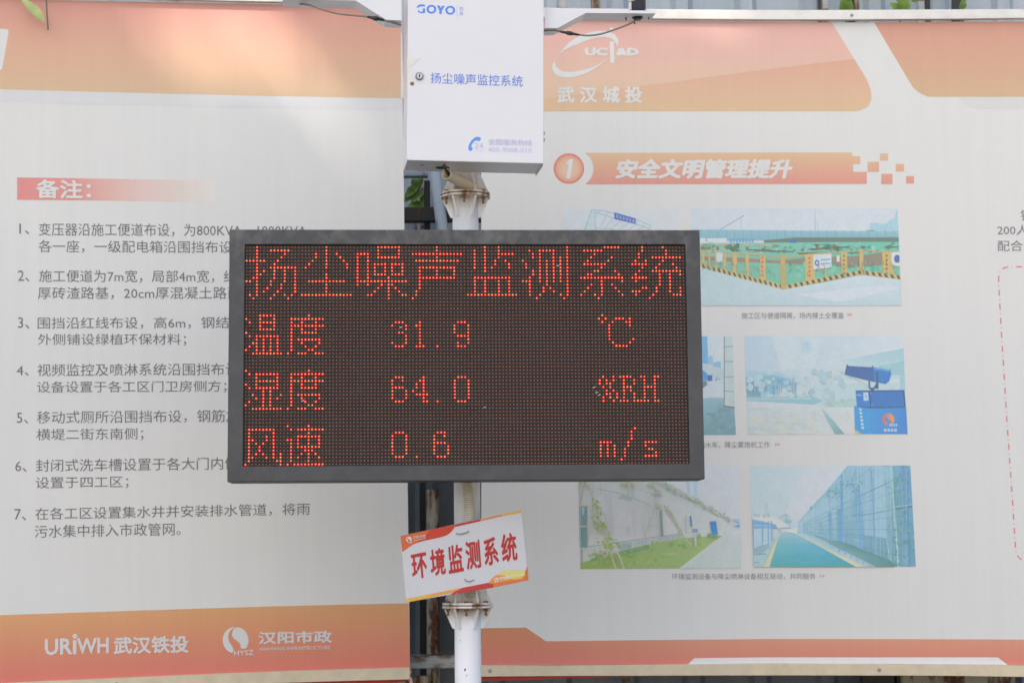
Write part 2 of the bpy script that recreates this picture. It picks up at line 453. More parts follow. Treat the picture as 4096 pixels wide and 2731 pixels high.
# ------------------------------------------------------------------ banners
def rail(parent, surf, corners, depth, n=12, name='rail', mat='rail'):
    """a bar along a banner edge; corners: front-face pixels (xl,yt,yb),(xm..),(xr..) on a plane 'depth' in front of the sheet"""
    b = MB(); P = spline([c for c in corners], n)
    k = len(b.v)
    for (px, yt, yb) in P:
        t, bo = surf.p(px, yt), surf.p(px, yb)
        # same size bar, set proud of the sheet
        b.v += [t+surf.n*depth, bo+surf.n*depth, bo+surf.n*.0005, t+surf.n*.0005]
    m = len(P)
    for i in range(m-1):
        for j in range(4):
            j2 = (j+1) % 4
            b.face([k+4*i+j, k+4*i+j2, k+4*(i+1)+j2, k+4*(i+1)+j])
    b.face([k, k+3, k+2, k+1]); q = k+4*(m-1); b.face([q, q+1, q+2, q+3])
    return b.build(name, M[mat], parent, .0015)
def screw(parent, surf, px, py, off, r=.0045):
    b = MB(); p = surf.p(px, py, off); n = surf.n
    b.tube([p, p+n*.0012], r*1.6, 14); b.tube([p+n*.0012, p+n*.003, p+n*.0042], [r, r*.95, r*.5], 6)
    return b.build('screw', M['screw'], parent)
def sheet(parent, surf, top, bot, name='sheet', nx=30, ny=20):
    """top/bot: polylines of pixels for the upper and lower edge"""
    b = MB(); T = spline(top, nx//max(1, len(top)-1)); B = spline(bot, nx//max(1, len(top)-1)); m = len(T)
    for i in range(m):
        for j in range(ny+1):
            t = j/ny
            b.v.append(surf.p(T[i][0]*(1-t)+B[i][0]*t, T[i][1]*(1-t)+B[i][1]*t, 0))
    for i in range(m-1):
        for j in range(ny):
            a = i*(ny+1)+j; b.face([a, a+1, a+ny+2, a+ny+1], 0, [WHITE]*4, True)
    o = b.build(name, M['vinyl'], parent)
    return o
def grad(draw, pts, c0, c1, axis=1):
    v = [p[axis] for p in pts]; a, z = min(v), max(v)
    draw.poly(pts, [tuple(p0+(p1-p0)*((q-a)/(z-a)) for p0, p1 in zip(c0, c1)) for q in v])
def strip(draw, top, bot, stops, n=16):
    """a band between two polylines with a vertical colour ramp"""
    T, B = spline(top, n), spline(bot, n)
    off = draw.off
    for (t0, ca), (t1, cb) in zip(stops, stops[1:]):
        for i in range(len(T)-1):
            L = lambda i, t: (T[i][0]*(1-t)+B[i][0]*t, T[i][1]*(1-t)+B[i][1]*t)
            draw.off = off; draw.poly([L(i, t0), L(i, t1), L(i+1, t1), L(i+1, t0)], [ca, cb, cb, ca])
    draw.off = off+draw.st

# ---- left banner
p0 = S_LEFT.p(900, 1366)
LB = thing('notice_banner', (p0.x, p0.y, 0), 'white and orange site notice banner with seven numbered notes, left of the gap', 'banner')
sheet(LB, S_LEFT, [(-140, -14), (300, 0), (1024, 16), (1606, 30)], [(-140, 2734), (300, 2717), (1024, 2686), (1640, 2668)])
b = MB(); d = Draw(S_LEFT, b)
strip(d, [(-140, -10), (300, 4), (1024, 18), (1605, 31)], [(-140, 354), (300, 366), (1024, 383.5), (1609, 394)],
      [(0, (211, 151, 140)), (.55, (214, 171, 146)), (1, (208, 180, 148))])
d.poly([(-140, 113), (25, 117), (32, 122), (34, 132), (31, 150), (9, 276), (5, 280), (-140, 280)], (215, 216, 216))
b.build('header_band', M['vinyl'], LB)
b = MB(); d = Draw(S_LEFT, b)
strip(d, [(-140, 356), (300, 368), (1024, 385), (1609, 396)], [(-140, 404), (300, 418), (1024, 432), (1610, 443)], [(0, (209, 210, 212)), (1, (209, 210, 212))], 6)
b.build('header_shade_line', M['vinyl'], LB)
b = MB(); d = Draw(S_LEFT, b)
strip(d, [(-140, 2464), (0, 2458.6), (1024, 2425.5), (1634, 2411)], [(-140, 2735), (0, 2729), (1024, 2685), (1640, 2667)],
      [(0, (194, 146, 102)), (.5, (193, 128, 100)), (1, (190, 108, 96))])
b.build('footer_band', M['vinyl'], LB)
b = MB(); d = Draw(S_LEFT, b)
stops = [(68.4, (212, 140, 138)), (300, (212, 148, 142)), (420, (214, 172, 162)), (560, (214, 190, 184)), (730, (214, 203, 196)), (860, (216, 215, 212))]
yt = lambda x: 710+(x-68)*.0155; yb = lambda x: 799.5+(x-68)*.0095
for (xa, ca), (xb_, cb) in zip(stops, stops[1:]):
    d.poly([(xa, yt(xa)), (xb_, yt(xb_)), (xb_, yb(xb_)), (xa, yb(xa))], [ca, cb, cb, ca]); d.off -= d.st
hb = b.build('heading_bar', M['vinyl'], LB)
b = MB(); text(b, S_LEFT, '备注：', ((143.7, 718), (365.5, 722), (365.5, 797), (143.7, 793)), WHITE, .0016, .028); b.build('lettering', M['vinyl'], hb)
notes = [
 [('1、', 77.5, 895, 117.6, 938, 0), ('变压器沿施工便道布设，为800KVA、1000KVA', 155.5, 892, 1226.5, 944, 5), ('各一座，一级配电箱沿围挡布设', 154.6, 960.4, 928, 1010.5, 4)],
 [('2、', 72, 1081.5, 117.6, 1127, 0), ('施工便道为7m宽，局部4m宽，结', 156.8, 1079.3, 945, 1129.4, 2), ('厚砖渣路基，20cm厚混凝土路面', 151.6, 1148, 962, 1197.8, -1)],
 [('3、', 72, 1268.8, 117.6, 1314.5, 0), ('围挡沿红线布设，高6m，钢结', 151, 1268.8, 916, 1316.7, -2.5), ('外侧铺设绿植环保材料；', 152.4, 1335, 744.8, 1383.4, -1)],
 [('4、', 66.6, 1462.7, 115.4, 1503, 0), ('视频监控及喷淋系统沿围挡布设', 149.4, 1455.3, 956, 1504.5, -4), ('设备设置于各工区门卫房侧方；', 148, 1525, 906, 1574, -4)],
 [('5、', 67.5, 1650, 112.4, 1693.5, 0), ('移动式厕所沿围挡布设，钢筋加', 148, 1643.9, 956, 1695, -6.5), ('横堤二街东南侧；', 146, 1714.4, 574, 1764.5, -4.4)],
 [('6、', 61, 1843.8, 106.7, 1886.5, 0), ('封闭式洗车槽设置于各大门内侧', 143.7, 1836.4, 951.6, 1886.5, -10), ('设置于四工区；', 142.9, 1908, 514, 1957, -5.2)],
 [('7、', 57.5, 2034.6, 104.5, 2080.7, 0), ('在各工区设置集水井并安装排水管道，将雨', 141.6, 2030.5, 1239.6, 2079.4, -20.5), ('污水集中排入市政管网。', 138.5, 2099.4, 723, 2150.4, -10.5)]]
for ls in notes:
    for k, (s, x0, y0, x1, y1, dy) in enumerate(ls):
        b = MB(); text(b, S_LEFT, s, rq(x0, y0, x1, y1, dy), GREY_TXT, .0008, -.004)
        b.build('note_text' if k else 'note_number', M['vinyl'], LB)
LW = (.70, .695, .70, 1)
b = MB()
text(b, S_LEFT, 'UR', ((179.4, 2554), (289, 2549.5), (289, 2615.5), (179.4, 2620)), LW, .0016, .028)
text(b, S_LEFT, 'l', ((291.5, 2558), (306, 2557.5), (306, 2614.5), (291.5, 2615)), LW, .0016, .03)
b.poly([S_LEFT.p(x, y, .0016) for x, y in circ(299.7, 2543, 9.8)], 0, LW)
text(b, S_LEFT, 'WH', ((308, 2550.5), (435.5, 2547.5), (435.5, 2611), (308, 2614)), LW, .0016, .028)
text(b, S_LEFT, '武汉铁投', ((455, 2546), (754, 2539.5), (754, 2608.5), (455, 2615.5)), LW, .0016, .03)
b.build('logo_lettering', M['vinyl'], LB)
def swirl(b, S, cx, cy, r, col, off, col2=None):   # round emblem of two curling drops
    f = lambda pts: [S.p(cx+x*r, cy+y*r, off) for x, y in pts]
    big = spline([(.10, -.98), (.45, -.90), (.80, -.58), (.98, -.10), (.94, .30), (.78, .62), (.42, .64), (.35, .35), (.12, .08), (-.18, -.15), (-.30, -.45), (-.16, -.80), (.10, -.98)], 5)
    small = spline([(-.02, -1.0), (-.45, -.92), (-.85, -.55), (-1.0, -.05), (-.92, .42), (-.66, .80), (-.28, .98), (-.18, .72), (-.30, .44), (-.52, .10), (-.58, -.30), (-.42, -.70), (-.02, -1.0)], 5)
    b.poly(f(big[:-1]), 0, col); b.poly(f(small[:-1]), 0, col2 or col)
b = MB(); swirl(b, S_LEFT, 943, 2557.6, 52, LW, .0016)
text(b, S_LEFT, 'HYSZ', ((936, 2600), (1015, 2597), (1015, 2617.5), (936, 2620.5)), LW, .0016, .02)
text(b, S_LEFT, '汉阳市政', ((1033.6, 2525), (1327.6, 2519), (1327.6, 2568.5), (1033.6, 2575)), LW, .0016, .028)
text(b, S_LEFT, 'HANYANG INFRASTRUCTURE', ((1039, 2587.5), (1320, 2580.5), (1320, 2594.6), (1039, 2601)), LW, .0016, .01)
b.build('logo_emblem', M['vinyl'], LB)
b = MB(); b.prism([S_LEFT.p(x, y, .001) for x, y in ((1603, 132), (1607, 134), (1617, 392), (1603, 393))], S_LEFT.n*.002); b.build('side_hem', M['sticker'], LB)
rail(LB, S_LEFT, [(-140, 2735, 2780), (0, 2729.6, 2776), (1024, 2685.5, 2732), (1636, 2667, 2714)], .014, mat='rail_ground_lit')
rail(LB, S_LEFT, [(-140, -66, -18), (300, -50, -4), (1024, -32, 14), (1600, -18, 27)], .022)
screw(LB, S_LEFT, 467, 2733, .0143)
b = MB()
b.poly([S_LEFT.p(x, y, -.004) for x, y in ((700, 2700), (1634, 2690), (1638, 2722), (1500, 2738), (700, 2770))])
b.build('hem', M['hem'], LB)
b = MB(); q = [(1636, 2660), (1645, 2684), (1640, 2700), (1648, 2716), (1652, 2734), (1640, 2736), (1634, 2712)]
b.prism([S_LEFT.p(x, y, .004+.003*(i % 2)) for i, (x, y) in enumerate(q)], S_LEFT.n*-.004); b.build('torn_corner', M['hem_pale'], LB)

# ---- right banner
p0 = S_RIGHT.p(3000, 1366)
RB = thing('photo_banner', (p0.x, p0.y, 0), 'white and orange site banner with printed photographs and captions, right of the pole', 'banner')
TOPL = [(1925, 78), (2320, 84), (3072, 91), (3700, 89), (4096, 85), (4300, 82)]
BOTL = [(1925, 2662), (2320, 2657), (3072, 2652), (3700, 2654), (4096, 2658), (4300, 2661)]
sheet(RB, S_RIGHT, TOPL, BOTL)
b = MB(); d = Draw(S_RIGHT, b)
# header: upper lighter wedge and lower stronger wedge
def edge_x(y):
    if y < 314: return 3326.8+(y-91)*(3464-3326.8)/223
    pts = [(314, 3464), (340, 3476), (365, 3483), (390, 3486), (405, 3484), (420, 3477), (432, 3466), (440, 3450), (445, 3430)]
    for (ya, xa), (yb_, xb_) in zip(pts, pts[1:]):
        if y <= yb_: return xa+(xb_-xa)*(y-ya)/(yb_-ya)
    return 3430
def hdr_col(y, low, x):
    t = max(0, min(1, (y-91)/354))
    def lp(st):
        for (a, ca), (c, cc) in zip(st, st[1:]):
            if t <= c: return tuple(p+(q-p)*(t-a)/(c-a) for p, q in zip(ca, cc))
        return st[-1][1]
    if low: return lp([(0, (213, 156, 140)), (.5, (215, 170, 147)), (.75, (214, 177, 150)), (1, (212, 184, 148))])
    return lp([(0, (224, 176, 168)), (.35, (222, 182, 168)), (.7, (217, 188, 164)), (1, (214, 186, 158))])
def mid_y(x): return 397-(x-2177)*.1335
rows = [91+(445-91)*i/24 for i in range(25)]
for i in range(24):
    ya, yb_ = rows[i], rows[i+1]; xa0, xb0 = 1912, 1912
    xa1, xb1 = edge_x(ya), edge_x(yb_)
    d.off = .0006; d.poly([(1926, ya if i else 79), (xa1, ya), (xb1, yb_), (1926, yb_)], [hdr_col(ya, 0, 0), hdr_col(ya, 0, 1), hdr_col(yb_, 0, 1), hdr_col(yb_, 0, 0)])
low = [(1926, mid_y(1926)), (2600, mid_y(2600)), (3000, mid_y(3000)), (edge_x(236), 236)]
for k in range(len(low)-1):
    (xa, ya), (xb_, yb_) = low[k], low[k+1]
    for j in range(10):
        t0, t1 = j/10, (j+1)/10
        def P(xx, yy0, t):
            y = yy0+(445-yy0)*t
            return (min(xx, edge_x(y)) if k < 2 or xx < 3300 else edge_x(y), y)
        q = [P(xa, ya, t0), P(xa, ya, t1), P(xb_, yb_, t1), P(xb_, yb_, t0)]
        d.off = .0009; d.poly(q, [hdr_col(y, 1, x) for x, y in q])
b.build('header_band', M['vinyl'], RB)
b = MB(); d = Draw(S_RIGHT, b)
ex2 = lambda y: 3496.6+(y-91)*(3650-3496.6)/257 if y < 348 else [3650, 3660, 3672, 3688, 3712][min(4, int((y-348)/10))]
rows = [91]+[91+257*i/12 for i in range(1, 13)]+[358, 368, 378, 388]
for ya, yb_ in zip(rows, rows[1:]):
    d.off = .0006
    c0, c1 = [tuple(a+(z-a)*((y-91)/297) for a, z in zip((209, 154, 138), (205, 175, 140))) for y in (ya, yb_)]
    d.poly([(ex2(ya), ya), (4300, ya-4 if ya < 100 else ya), (4300, yb_), (ex2(yb_), yb_)], [c0, c0, c1, c1])
b.build('header_band', M['vinyl'], RB)
b = MB(); d = Draw(S_RIGHT, b)
d.poly([(3832, 391), (3855, 415), (3880, 428), (3915, 436), (4300, 433), (4300, 390)], (208, 209, 209)); b.build('header_shade_line', M['vinyl'], RB)
# city investment logo
b = MB()
T = lambda x, y: (2048+x/2.2967, y/2.2967)
arc1 = spline([(432, 497), (520, 400), (620, 335), (740, 295), (850, 288), (930, 312), (972, 360), (978, 400), (968, 432)], 6) + spline([(958, 405), (925, 365), (880, 347), (800, 346), (700, 370), (600, 412), (510, 450), (432, 497)], 6)[:-1]
arc2 = spline([(392, 562), (370, 600), (376, 650), (415, 697), (490, 716), (580, 708), (690, 672), (800, 608), (892, 533)], 6) + spline([(850, 560), (760, 612), (650, 648), (540, 664), (460, 655), (408, 615), (392, 562)], 6)[:-1]
for a in (arc1, arc2): b.poly([S_RIGHT.p(*T(*q), .0016) for q in a], 0, WHITE)
for q in (((897, 258), (930, 258), (931, 283), (897, 283)), ((895, 385), (938, 385), (942, 581), (902, 581))):
    b.poly([S_RIGHT.p(*T(*z), .0017) for z in q], 0, WHITE)
text(b, S_RIGHT, 'UC', (T(668, 438), T(880, 440), T(880, 518), T(668, 516)), WHITE, .0017, .065)
text(b, S_RIGHT, '&D', (T(955, 443), T(1166, 443), T(1166, 518), T(955, 518)), WHITE, .0017, .065)
text(b, S_RIGHT, '武 汉 城 投', (T(415, 797), T(1197, 797), T(1197, 950), T(415, 950)), WHITE, .0017, .032)
b.build('logo_emblem', M['vinyl'], RB)
# numbered heading
b = MB(); d = Draw(S_RIGHT, b)
for rr, c in ((61, (206, 128, 116)), (56, (212, 150, 130)), (50, (217, 168, 144)), (40, (218, 180, 154)), (28, (217, 188, 162))): d.poly(circ(2275.4, 675, rr), c)
hb = b.build('number_badge', M['vinyl'], RB)
b = MB(); b.poly([S_RIGHT.p(*q, .0018) for q in ((2266, 650), (2280, 637), (2294, 637), (2281, 716), (2264, 716), (2274, 656), (2263, 660))], 0, WHITE); b.build('lettering', M['vinyl'], hb)
b = MB(); d = Draw(S_RIGHT, b)
arcx = lambda y: 2338+36*max(0, 1-((y-675)/64)**2)**.8
hc = lambda y: tuple(a+(z-a)*((y-610)/128) for a, z in zip((212, 184, 148), (213, 148, 138)))
rows = [612, 627, 643, 659, 675, 690, 705, 720, 738]
for ya, yb_ in zip(rows, rows[1:]):
    d.off = .0006
    xe = lambda y: 3408 if y < 627 else 3441 if y < 659 else 3412 if y < 690 else 3467
    xr = xe((ya+yb_)/2)
    d.poly([(arcx(ya), ya), (xr, ya-2), (xr, yb_-2), (arcx(yb_), yb_)], [hc(ya), hc(ya), hc(yb_), hc(yb_)])
for x0, x1, y0, y1 in ((3519, 3552, 614, 643), (3470, 3516, 648, 688), (3583, 3616, 656, 686), (3525, 3570, 696, 737), (3624, 3656, 705, 735)):
    d.poly([(x0, y0), (x1, y0), (x1, y1), (x0, y1)], [hc(y0), hc(y0), hc(y1), hc(y1)])
hb = b.build('heading_bar', M['vinyl'], RB)
b = MB(); text(b, S_RIGHT, '安全文明管理提升', rq(2466, 637, 3170, 717, -1), WHITE, .0016, .048, shear=.025); b.build('lettering', M['vinyl'], hb)
# footer
b = MB(); d = Draw(S_RIGHT, b)
fc = lambda y: tuple(a+(z-a)*max(0, min(1, (y-2510)/145)) for a, z in zip((186, 124, 88), (190, 108, 98)))
fc2 = lambda x, y: tuple(a+(z-a)*max(0, min(1, (y-2553)/100)) for a, z in zip((194, 138, 112), (192, 116, 104)))
ft = [(1926, 2511, 2659), (2104, 2508, 2658), (2184, 2563, 2657.5), (2400, 2560.5, 2656), (2600, 2558, 2655), (2820, 2556, 2653), (3072, 2553.6, 2652), (3600, 2554, 2654), (4096, 2556, 2658), (4300, 2557, 2661)]
def fcol(x, y):
    t = max(0, min(1, (x-1926)/900)); return tuple(p+(q-p)*t for p, q in zip(fc(y), fc2(x, y)))
for (xa, ya, za), (xb_, yb_, zb) in zip(ft, ft[1:]):
    d.off = .0007; d.poly([(xa, ya), (xa, za), (xb_, zb), (xb_, yb_)], [fcol(xa, ya), fcol(xa, za), fcol(xb_, zb), fcol(xb_, yb_)])
d.off = .0012
d.poly([(2752, 2654), (2777, 2630), (3072, 2627), (3600, 2627), (3990, 2627), (4030, 2657), (3600, 2653), (3072, 2651)], (199, 200, 202))
b.build('footer_band', M['vinyl'], RB)
# captions
CAP = (.24, .24, .26, 1)
RED = ink((205, 130, 125), 1700)
def chev(b, x, y, s=11):
    for k in (0, 1):
        b.poly([S_RIGHT.p(px, py, .0009) for px, py in ((x+k*s, y-s*.7), (x+k*s+s*.9, y), (x+k*s, y+s*.7), (x+k*s+3.5, y+s*.05))], 0, RED)
for s, x0, y0, x1, y1, dy, cx_, cy_ in (('施工区与便道隔离，场内裸土全覆盖', 2966, 1250, 3375, 1276, -1, 3388, 1259), ('洒水车，降尘雾炮机工作', 2795, 1766, 3079, 1792, -1, 3099, 1777), ('环境监测设备与降尘喷淋设备相互联动，共同服务', 2687.4, 2292, 3261.5, 2317, -1, 3278, 2302)):
    b = MB(); text(b, S_RIGHT, s, rq(x0, y0, x1, y1, dy), CAP, .0008, -.002); chev(b, cx_, cy_); b.build('caption', M['vinyl'], RB)
b = MB(); text(b, S_RIGHT, '钢筋', rq(4082, 840, 4182, 884), GREY_TXT, .0008, -.004)
text(b, S_RIGHT, '200人', rq(3989, 900, 4112, 941), GREY_TXT, .0008, -.004)
text(b, S_RIGHT, '配合紧', rq(3990, 962, 4142, 1005), GREY_TXT, .0008, -.004); b.build('note_text', M['vinyl'], RB)
# dash-dot frame
path = [(4200, 1066), (4130, 1067), (4045, 1067)] + spline([(4045, 1067), (4015, 1072), (3999, 1090), (3994, 1112)], 5)[1:] + [(3997, 1180), (4008, 1370), (4028, 1690), (4050, 2006)] + spline([(4050, 2006), (4061, 2179), (4066, 2212), (4082, 2234), (4120, 2245)], 5)[1:] + [(4200, 2248)]
b = MB(); d = Draw(S_RIGHT, b); L = []; acc = 0
for a, c in zip(path, path[1:]): L.append((acc, a, c)); acc += math.hypot(c[0]-a[0], c[1]-a[1])
def at(s):
    for (s0, a, c) in reversed(L):
        if s >= s0:
            l = math.hypot(c[0]-a[0], c[1]-a[1]); t = min(1, (s-s0)/l); return (a[0]+(c[0]-a[0])*t, a[1]+(c[1]-a[1])*t)
s = 0
while s < acc-30:
    d.line([at(s), at(s+12), at(s+24)], 5, (200, 120, 124)); d.line([at(s+38), at(s+42)], 5, (206, 150, 150)); s += 56
b.build('dashed_frame', M['vinyl'], RB)

# ---- the printed photographs
def pic(name='printed_photograph'):
    b = MB(); return b
# 1 gate truss
b = MB(); d = Draw(S_RIGHT, b, lambda x, y: (2180+x/1.611, 780+y/1.611), clip=((120, 92), (862, 92), (866, 400), (120, 400)))
d.poly([(120, 92), (862, 92), (866, 400), (120, 400)], (210, 217, 221))
d.poly([(258, 222), (302, 100), (325, 106), (330, 225)], (198, 213, 218))
tc = (146, 182, 194)
d.line([(255, 226), (300, 97), (330, 97)], 4, tc); d.line([(300, 97), (370, 101), (440, 117), (580, 153), (682, 198)], 4, tc)
d.line([(318, 108), (450, 152), (580, 187), (672, 216)], 4, tc); d.line([(320, 108), (326, 225)], 3, tc); d.line([(330, 212), (450, 224)], 3, tc)
for xa, ya, xb_, yb_ in ((350, 102, 330, 140), (410, 108, 360, 200), (440, 150, 385, 218), (490, 165, 420, 222), (540, 178, 480, 222), (590, 190, 540, 222), (640, 205, 600, 222), (600, 160, 590, 188), (640, 180, 632, 200), (682, 198, 660, 225), (672, 216, 674, 226)):
    d.line([(xa, ya), (xb_, yb_)], 3, tc)
d.poly([(445, 112), (585, 152), (585, 187), (447, 156)], (88, 114, 186))
for i in range(6):
    x = 458+i*21; y = 126+i*6; d.poly([(x, y), (x+13, y+4), (x+13, y+24), (x, y+20)], (150, 172, 214))
b.build('printed_photograph', M['photo'], RB)
# 2 fenced site
b = MB(); d = Draw(S_RIGHT, b, lambda x, y: (2180+x/1.611, 780+y/1.611), clip=((932, 85.5), (2272, 85.5), (2296, 714), (945, 714)))
d.poly([(932, 86), (2272, 85), (2296, 712), (945, 716)], (205, 214, 221))
d.line([(1128, 224), (1283, 131)], 6, (140, 176, 192)); d.line([(1263, 145), (1265, 226)], 3, (150, 184, 198))
d.poly([(1738, 100), (1743, 100), (1748, 236), (1736, 236)], (168, 202, 212)); d.line([(1757, 172), (1760, 236)], 4, (160, 198, 210))
d.poly([(2095, 180), (2150, 178), (2152, 186), (2198, 186), (2222, 162), (2250, 150), (2262, 104), (2272, 98), (2278, 245), (2095, 240)], (166, 203, 217))
d.poly([(1905, 236), (1925, 228), (1945, 236)], (140, 180, 190)); d.poly([(2050, 238), (2080, 226), (2120, 226), (2135, 238)], (120, 165, 175))
d.poly([(938, 222), (1500, 228), (2277, 234), (2279, 280), (1003, 300)], [(150, 194, 206), (148, 192, 204), (150, 194, 204), (136, 178, 188), (140, 184, 196)])
for i in range(24): d.line([(1005+i*54, 226), (1008+i*54, 288)], 3, (118, 164, 178))
d.poly([(1000, 278), (1034, 280), (1034, 308), (1000, 308)], (212, 222, 230)); d.poly([(1045, 280), (1170, 278), (1170, 308), (1047, 308)], (208, 220, 230))
for i in range(8): d.poly([(1190+i*20, 282), (1204+i*20, 282), (1204+i*20, 306), (1190+i*20, 306)], (112, 168, 216))
d.poly([(1410, 292), (1620, 274), (2279, 274), (2280, 304), (1410, 310)], (112, 134, 124))
d.poly([(940, 312), (1600, 306), (2280, 302), (2288, 545), (1545, 580), (1300, 520), (940, 450)], [(150, 196, 180), (118, 190, 170), (112, 196, 174), (120, 192, 172), (118, 190, 160), (130, 190, 168), (140, 188, 170)])
d.poly([(1010, 320), (1500, 312), (1500, 322), (1010, 328)], (186, 178, 140))
d.dots([(random.uniform(1010, 2270), random.uniform(325, 372)) for _ in range(60)], 15, [(86, 166, 146), (140, 200, 190), (104, 142, 126), (170, 200, 205), (98, 182, 158), (132, 130, 112)], 0, 7)
for xa, ya, xb_, yb_ in ((1300, 350, 1600, 362), (1700, 345, 1960, 330), (1620, 372, 1900, 362), (2180, 335, 2278, 326), (1950, 370, 2050, 360)):
    d.poly([(xa, ya), (xb_, yb_), (xb_+5, yb_+9), (xa+20, ya+12)], (112, 124, 106))
d.dots([(1230, 345), (1240, 330), (1215, 352)], 22, [(100, 150, 130), (150, 195, 170), (84, 132, 112)], 8, 7)
d.poly([(1580, 288), (1615, 288), (1615, 309), (1580, 309)], (92, 128, 196))
d.poly([(1005, 395), (1280, 405), (1540, 425), (1540, 440), (1280, 432), (1005, 420)], (158, 140, 120)); d.poly([(1550, 420), (1700, 400), (2000, 395), (2170, 372), (2282, 395), (2284, 440), (2000, 468), (1550, 440)], (146, 140, 124))
d.dots([(random.uniform(1560, 2270), random.uniform(440, 520)) for _ in range(40)], 18, [(104, 180, 150), (136, 200, 178), (120, 190, 164)], 0, 6)
d.poly([(1000, 448), (1160, 500), (1300, 545), (1530, 606), (1552, 606), (1800, 562), (2040, 514), (2290, 545), (2296, 712), (945, 716), (940, 440)],
       [(186, 211, 214), (186, 210, 213), (188, 210, 212), (192, 211, 214), (196, 212, 218), (200, 214, 220), (204, 214, 222), (200, 213, 220), (186, 208, 212), (184, 206, 209), (184, 210, 214)])
d.poly([(1010, 600), (1400, 640), (1500, 680), (1200, 700), (1010, 660)], (188, 209, 212)); d.poly([(1600, 640), (2200, 580), (2290, 600), (1900, 690)], (205, 215, 223))
tan = (206, 182, 124)
d.line([(1000, 356), (1300, 380), (1530, 402)], 7, (196, 182, 126)); d.line([(1545, 402), (1800, 372), (2035, 362), (2282, 366)], 7, (196, 182, 126))
for xa, xb_, ya, yb_ in ((1008, 1026, 360, 466), (1052, 1064, 362, 484), (1095, 1108, 365, 492), (1148, 1166, 365, 506), (1208, 1235, 374, 500), (1290, 1312, 376, 546), (1385, 1420, 388, 548), (1675, 1736, 385, 556), (1905, 1945, 368, 520), (2025, 2050, 348, 520), (2172, 2242, 365, 530), (1800, 1812, 470, 530)):
    d.poly([(xa, ya), (xb_, ya), (xb_+3, yb_), (xa+3, yb_)], tan)
for (xs, x0, y0, x1, y1, n) in ((0, 1000, 440, 1300, 520, 9), (0, 1300, 520, 1532, 580, 7), (1, 1555, 580, 2040, 482, 13), (0, 2050, 486, 2292, 518, 6)):
    d.poly([(x0, y0), (x1, y1), (x1, y1+28), (x0, y0+26)], (208, 184, 122))
    for i in range(n):
        t = (i+.25)/n; t2 = t+.45/n; sk = .35/n*(-1 if xs else 1)
        L_ = lambda t, o: (x0+(x1-x0)*t, y0+(y1-y0)*t+o)
        d.poly([L_(t, 2), L_(t2, 2), L_(t2+.3/n, 26), L_(t+.3/n, 26)], (88, 96, 92))
d.poly([(1515, 390), (1530, 378), (1548, 390), (1553, 606), (1535, 612), (1520, 600)], (198, 170, 116))
d.poly([(1728, 385), (1845, 377), (1846, 468), (1730, 481)], (206, 217, 223)); d.line([(1730, 482), (1846, 469)], 4, (210, 130, 118))
d.poly(circ(1752, 438, 15, ry=20), (92, 122, 178)); d.poly(circ(1752, 438, 6, ry=10), (206, 217, 223))
for yy in (420, 445): d.line([(1775, yy), (1838, yy-5)], 8, (128, 160, 194))
d.poly([(1104, 370), (1145, 372), (1145, 438), (1104, 434)], (200, 214, 216)); d.poly([(1879, 392), (1898, 390), (1898, 430), (1880, 432)], (214, 218, 218))
d.poly([(2232, 372), (2284, 366), (2286, 462), (2234, 448)], (208, 217, 222)); d.poly(circ(2268, 412, 20, 40, 320, ry=26), (92, 116, 170)); d.poly([(2228, 448), (2286, 460), (2286, 466), (2228, 454)], (214, 140, 124))
for xx, y0, c in ((1400, 398, (206, 124, 104)), (1704, 400, (206, 116, 100)), (1925, 385, (150, 140, 104)), (2200, 385, (136, 130, 100))):
    for i in range(5): d.poly([(xx-7, y0+i*28), (xx+7, y0+i*28), (xx+7, y0+15+i*28), (xx-7, y0+15+i*28)], c)
for _ in range(70):
    x = random.uniform(1560, 2270); y = random.uniform(425, 500); d.line([(x, y), (x+random.uniform(-6, 6), y+random.uniform(12, 34))], 3, random.choice([(96, 164, 136), (140, 196, 174), (150, 146, 126), (112, 130, 110)]))
for _ in range(60):
    x = random.uniform(1010, 1520); y = random.uniform(410, 470)+(x-1010)*.09; d.line([(x, y), (x+random.uniform(-5, 5), y+random.uniform(10, 30))], 3, random.choice([(104, 172, 146), (144, 198, 178), (156, 150, 130)]))
for _ in range(70):
    x = random.uniform(1010, 2260); y = random.uniform(306, 368); l = random.uniform(8, 40); d.line([(x, y), (x+l, y+random.uniform(-3, 3))], random.uniform(3, 6), random.choice([(84, 130, 112), (150, 204, 190), (196, 206, 204), (120, 120, 100), (98, 176, 152)]))
for xx in range(1000, 2280, 22): d.line([(xx, 364+abs(xx-1545)*-.03+22), (xx+2, 392+abs(xx-1545)*-.03)], 2, (170, 170, 128))
b.build('printed_photograph', M['photo'], RB)
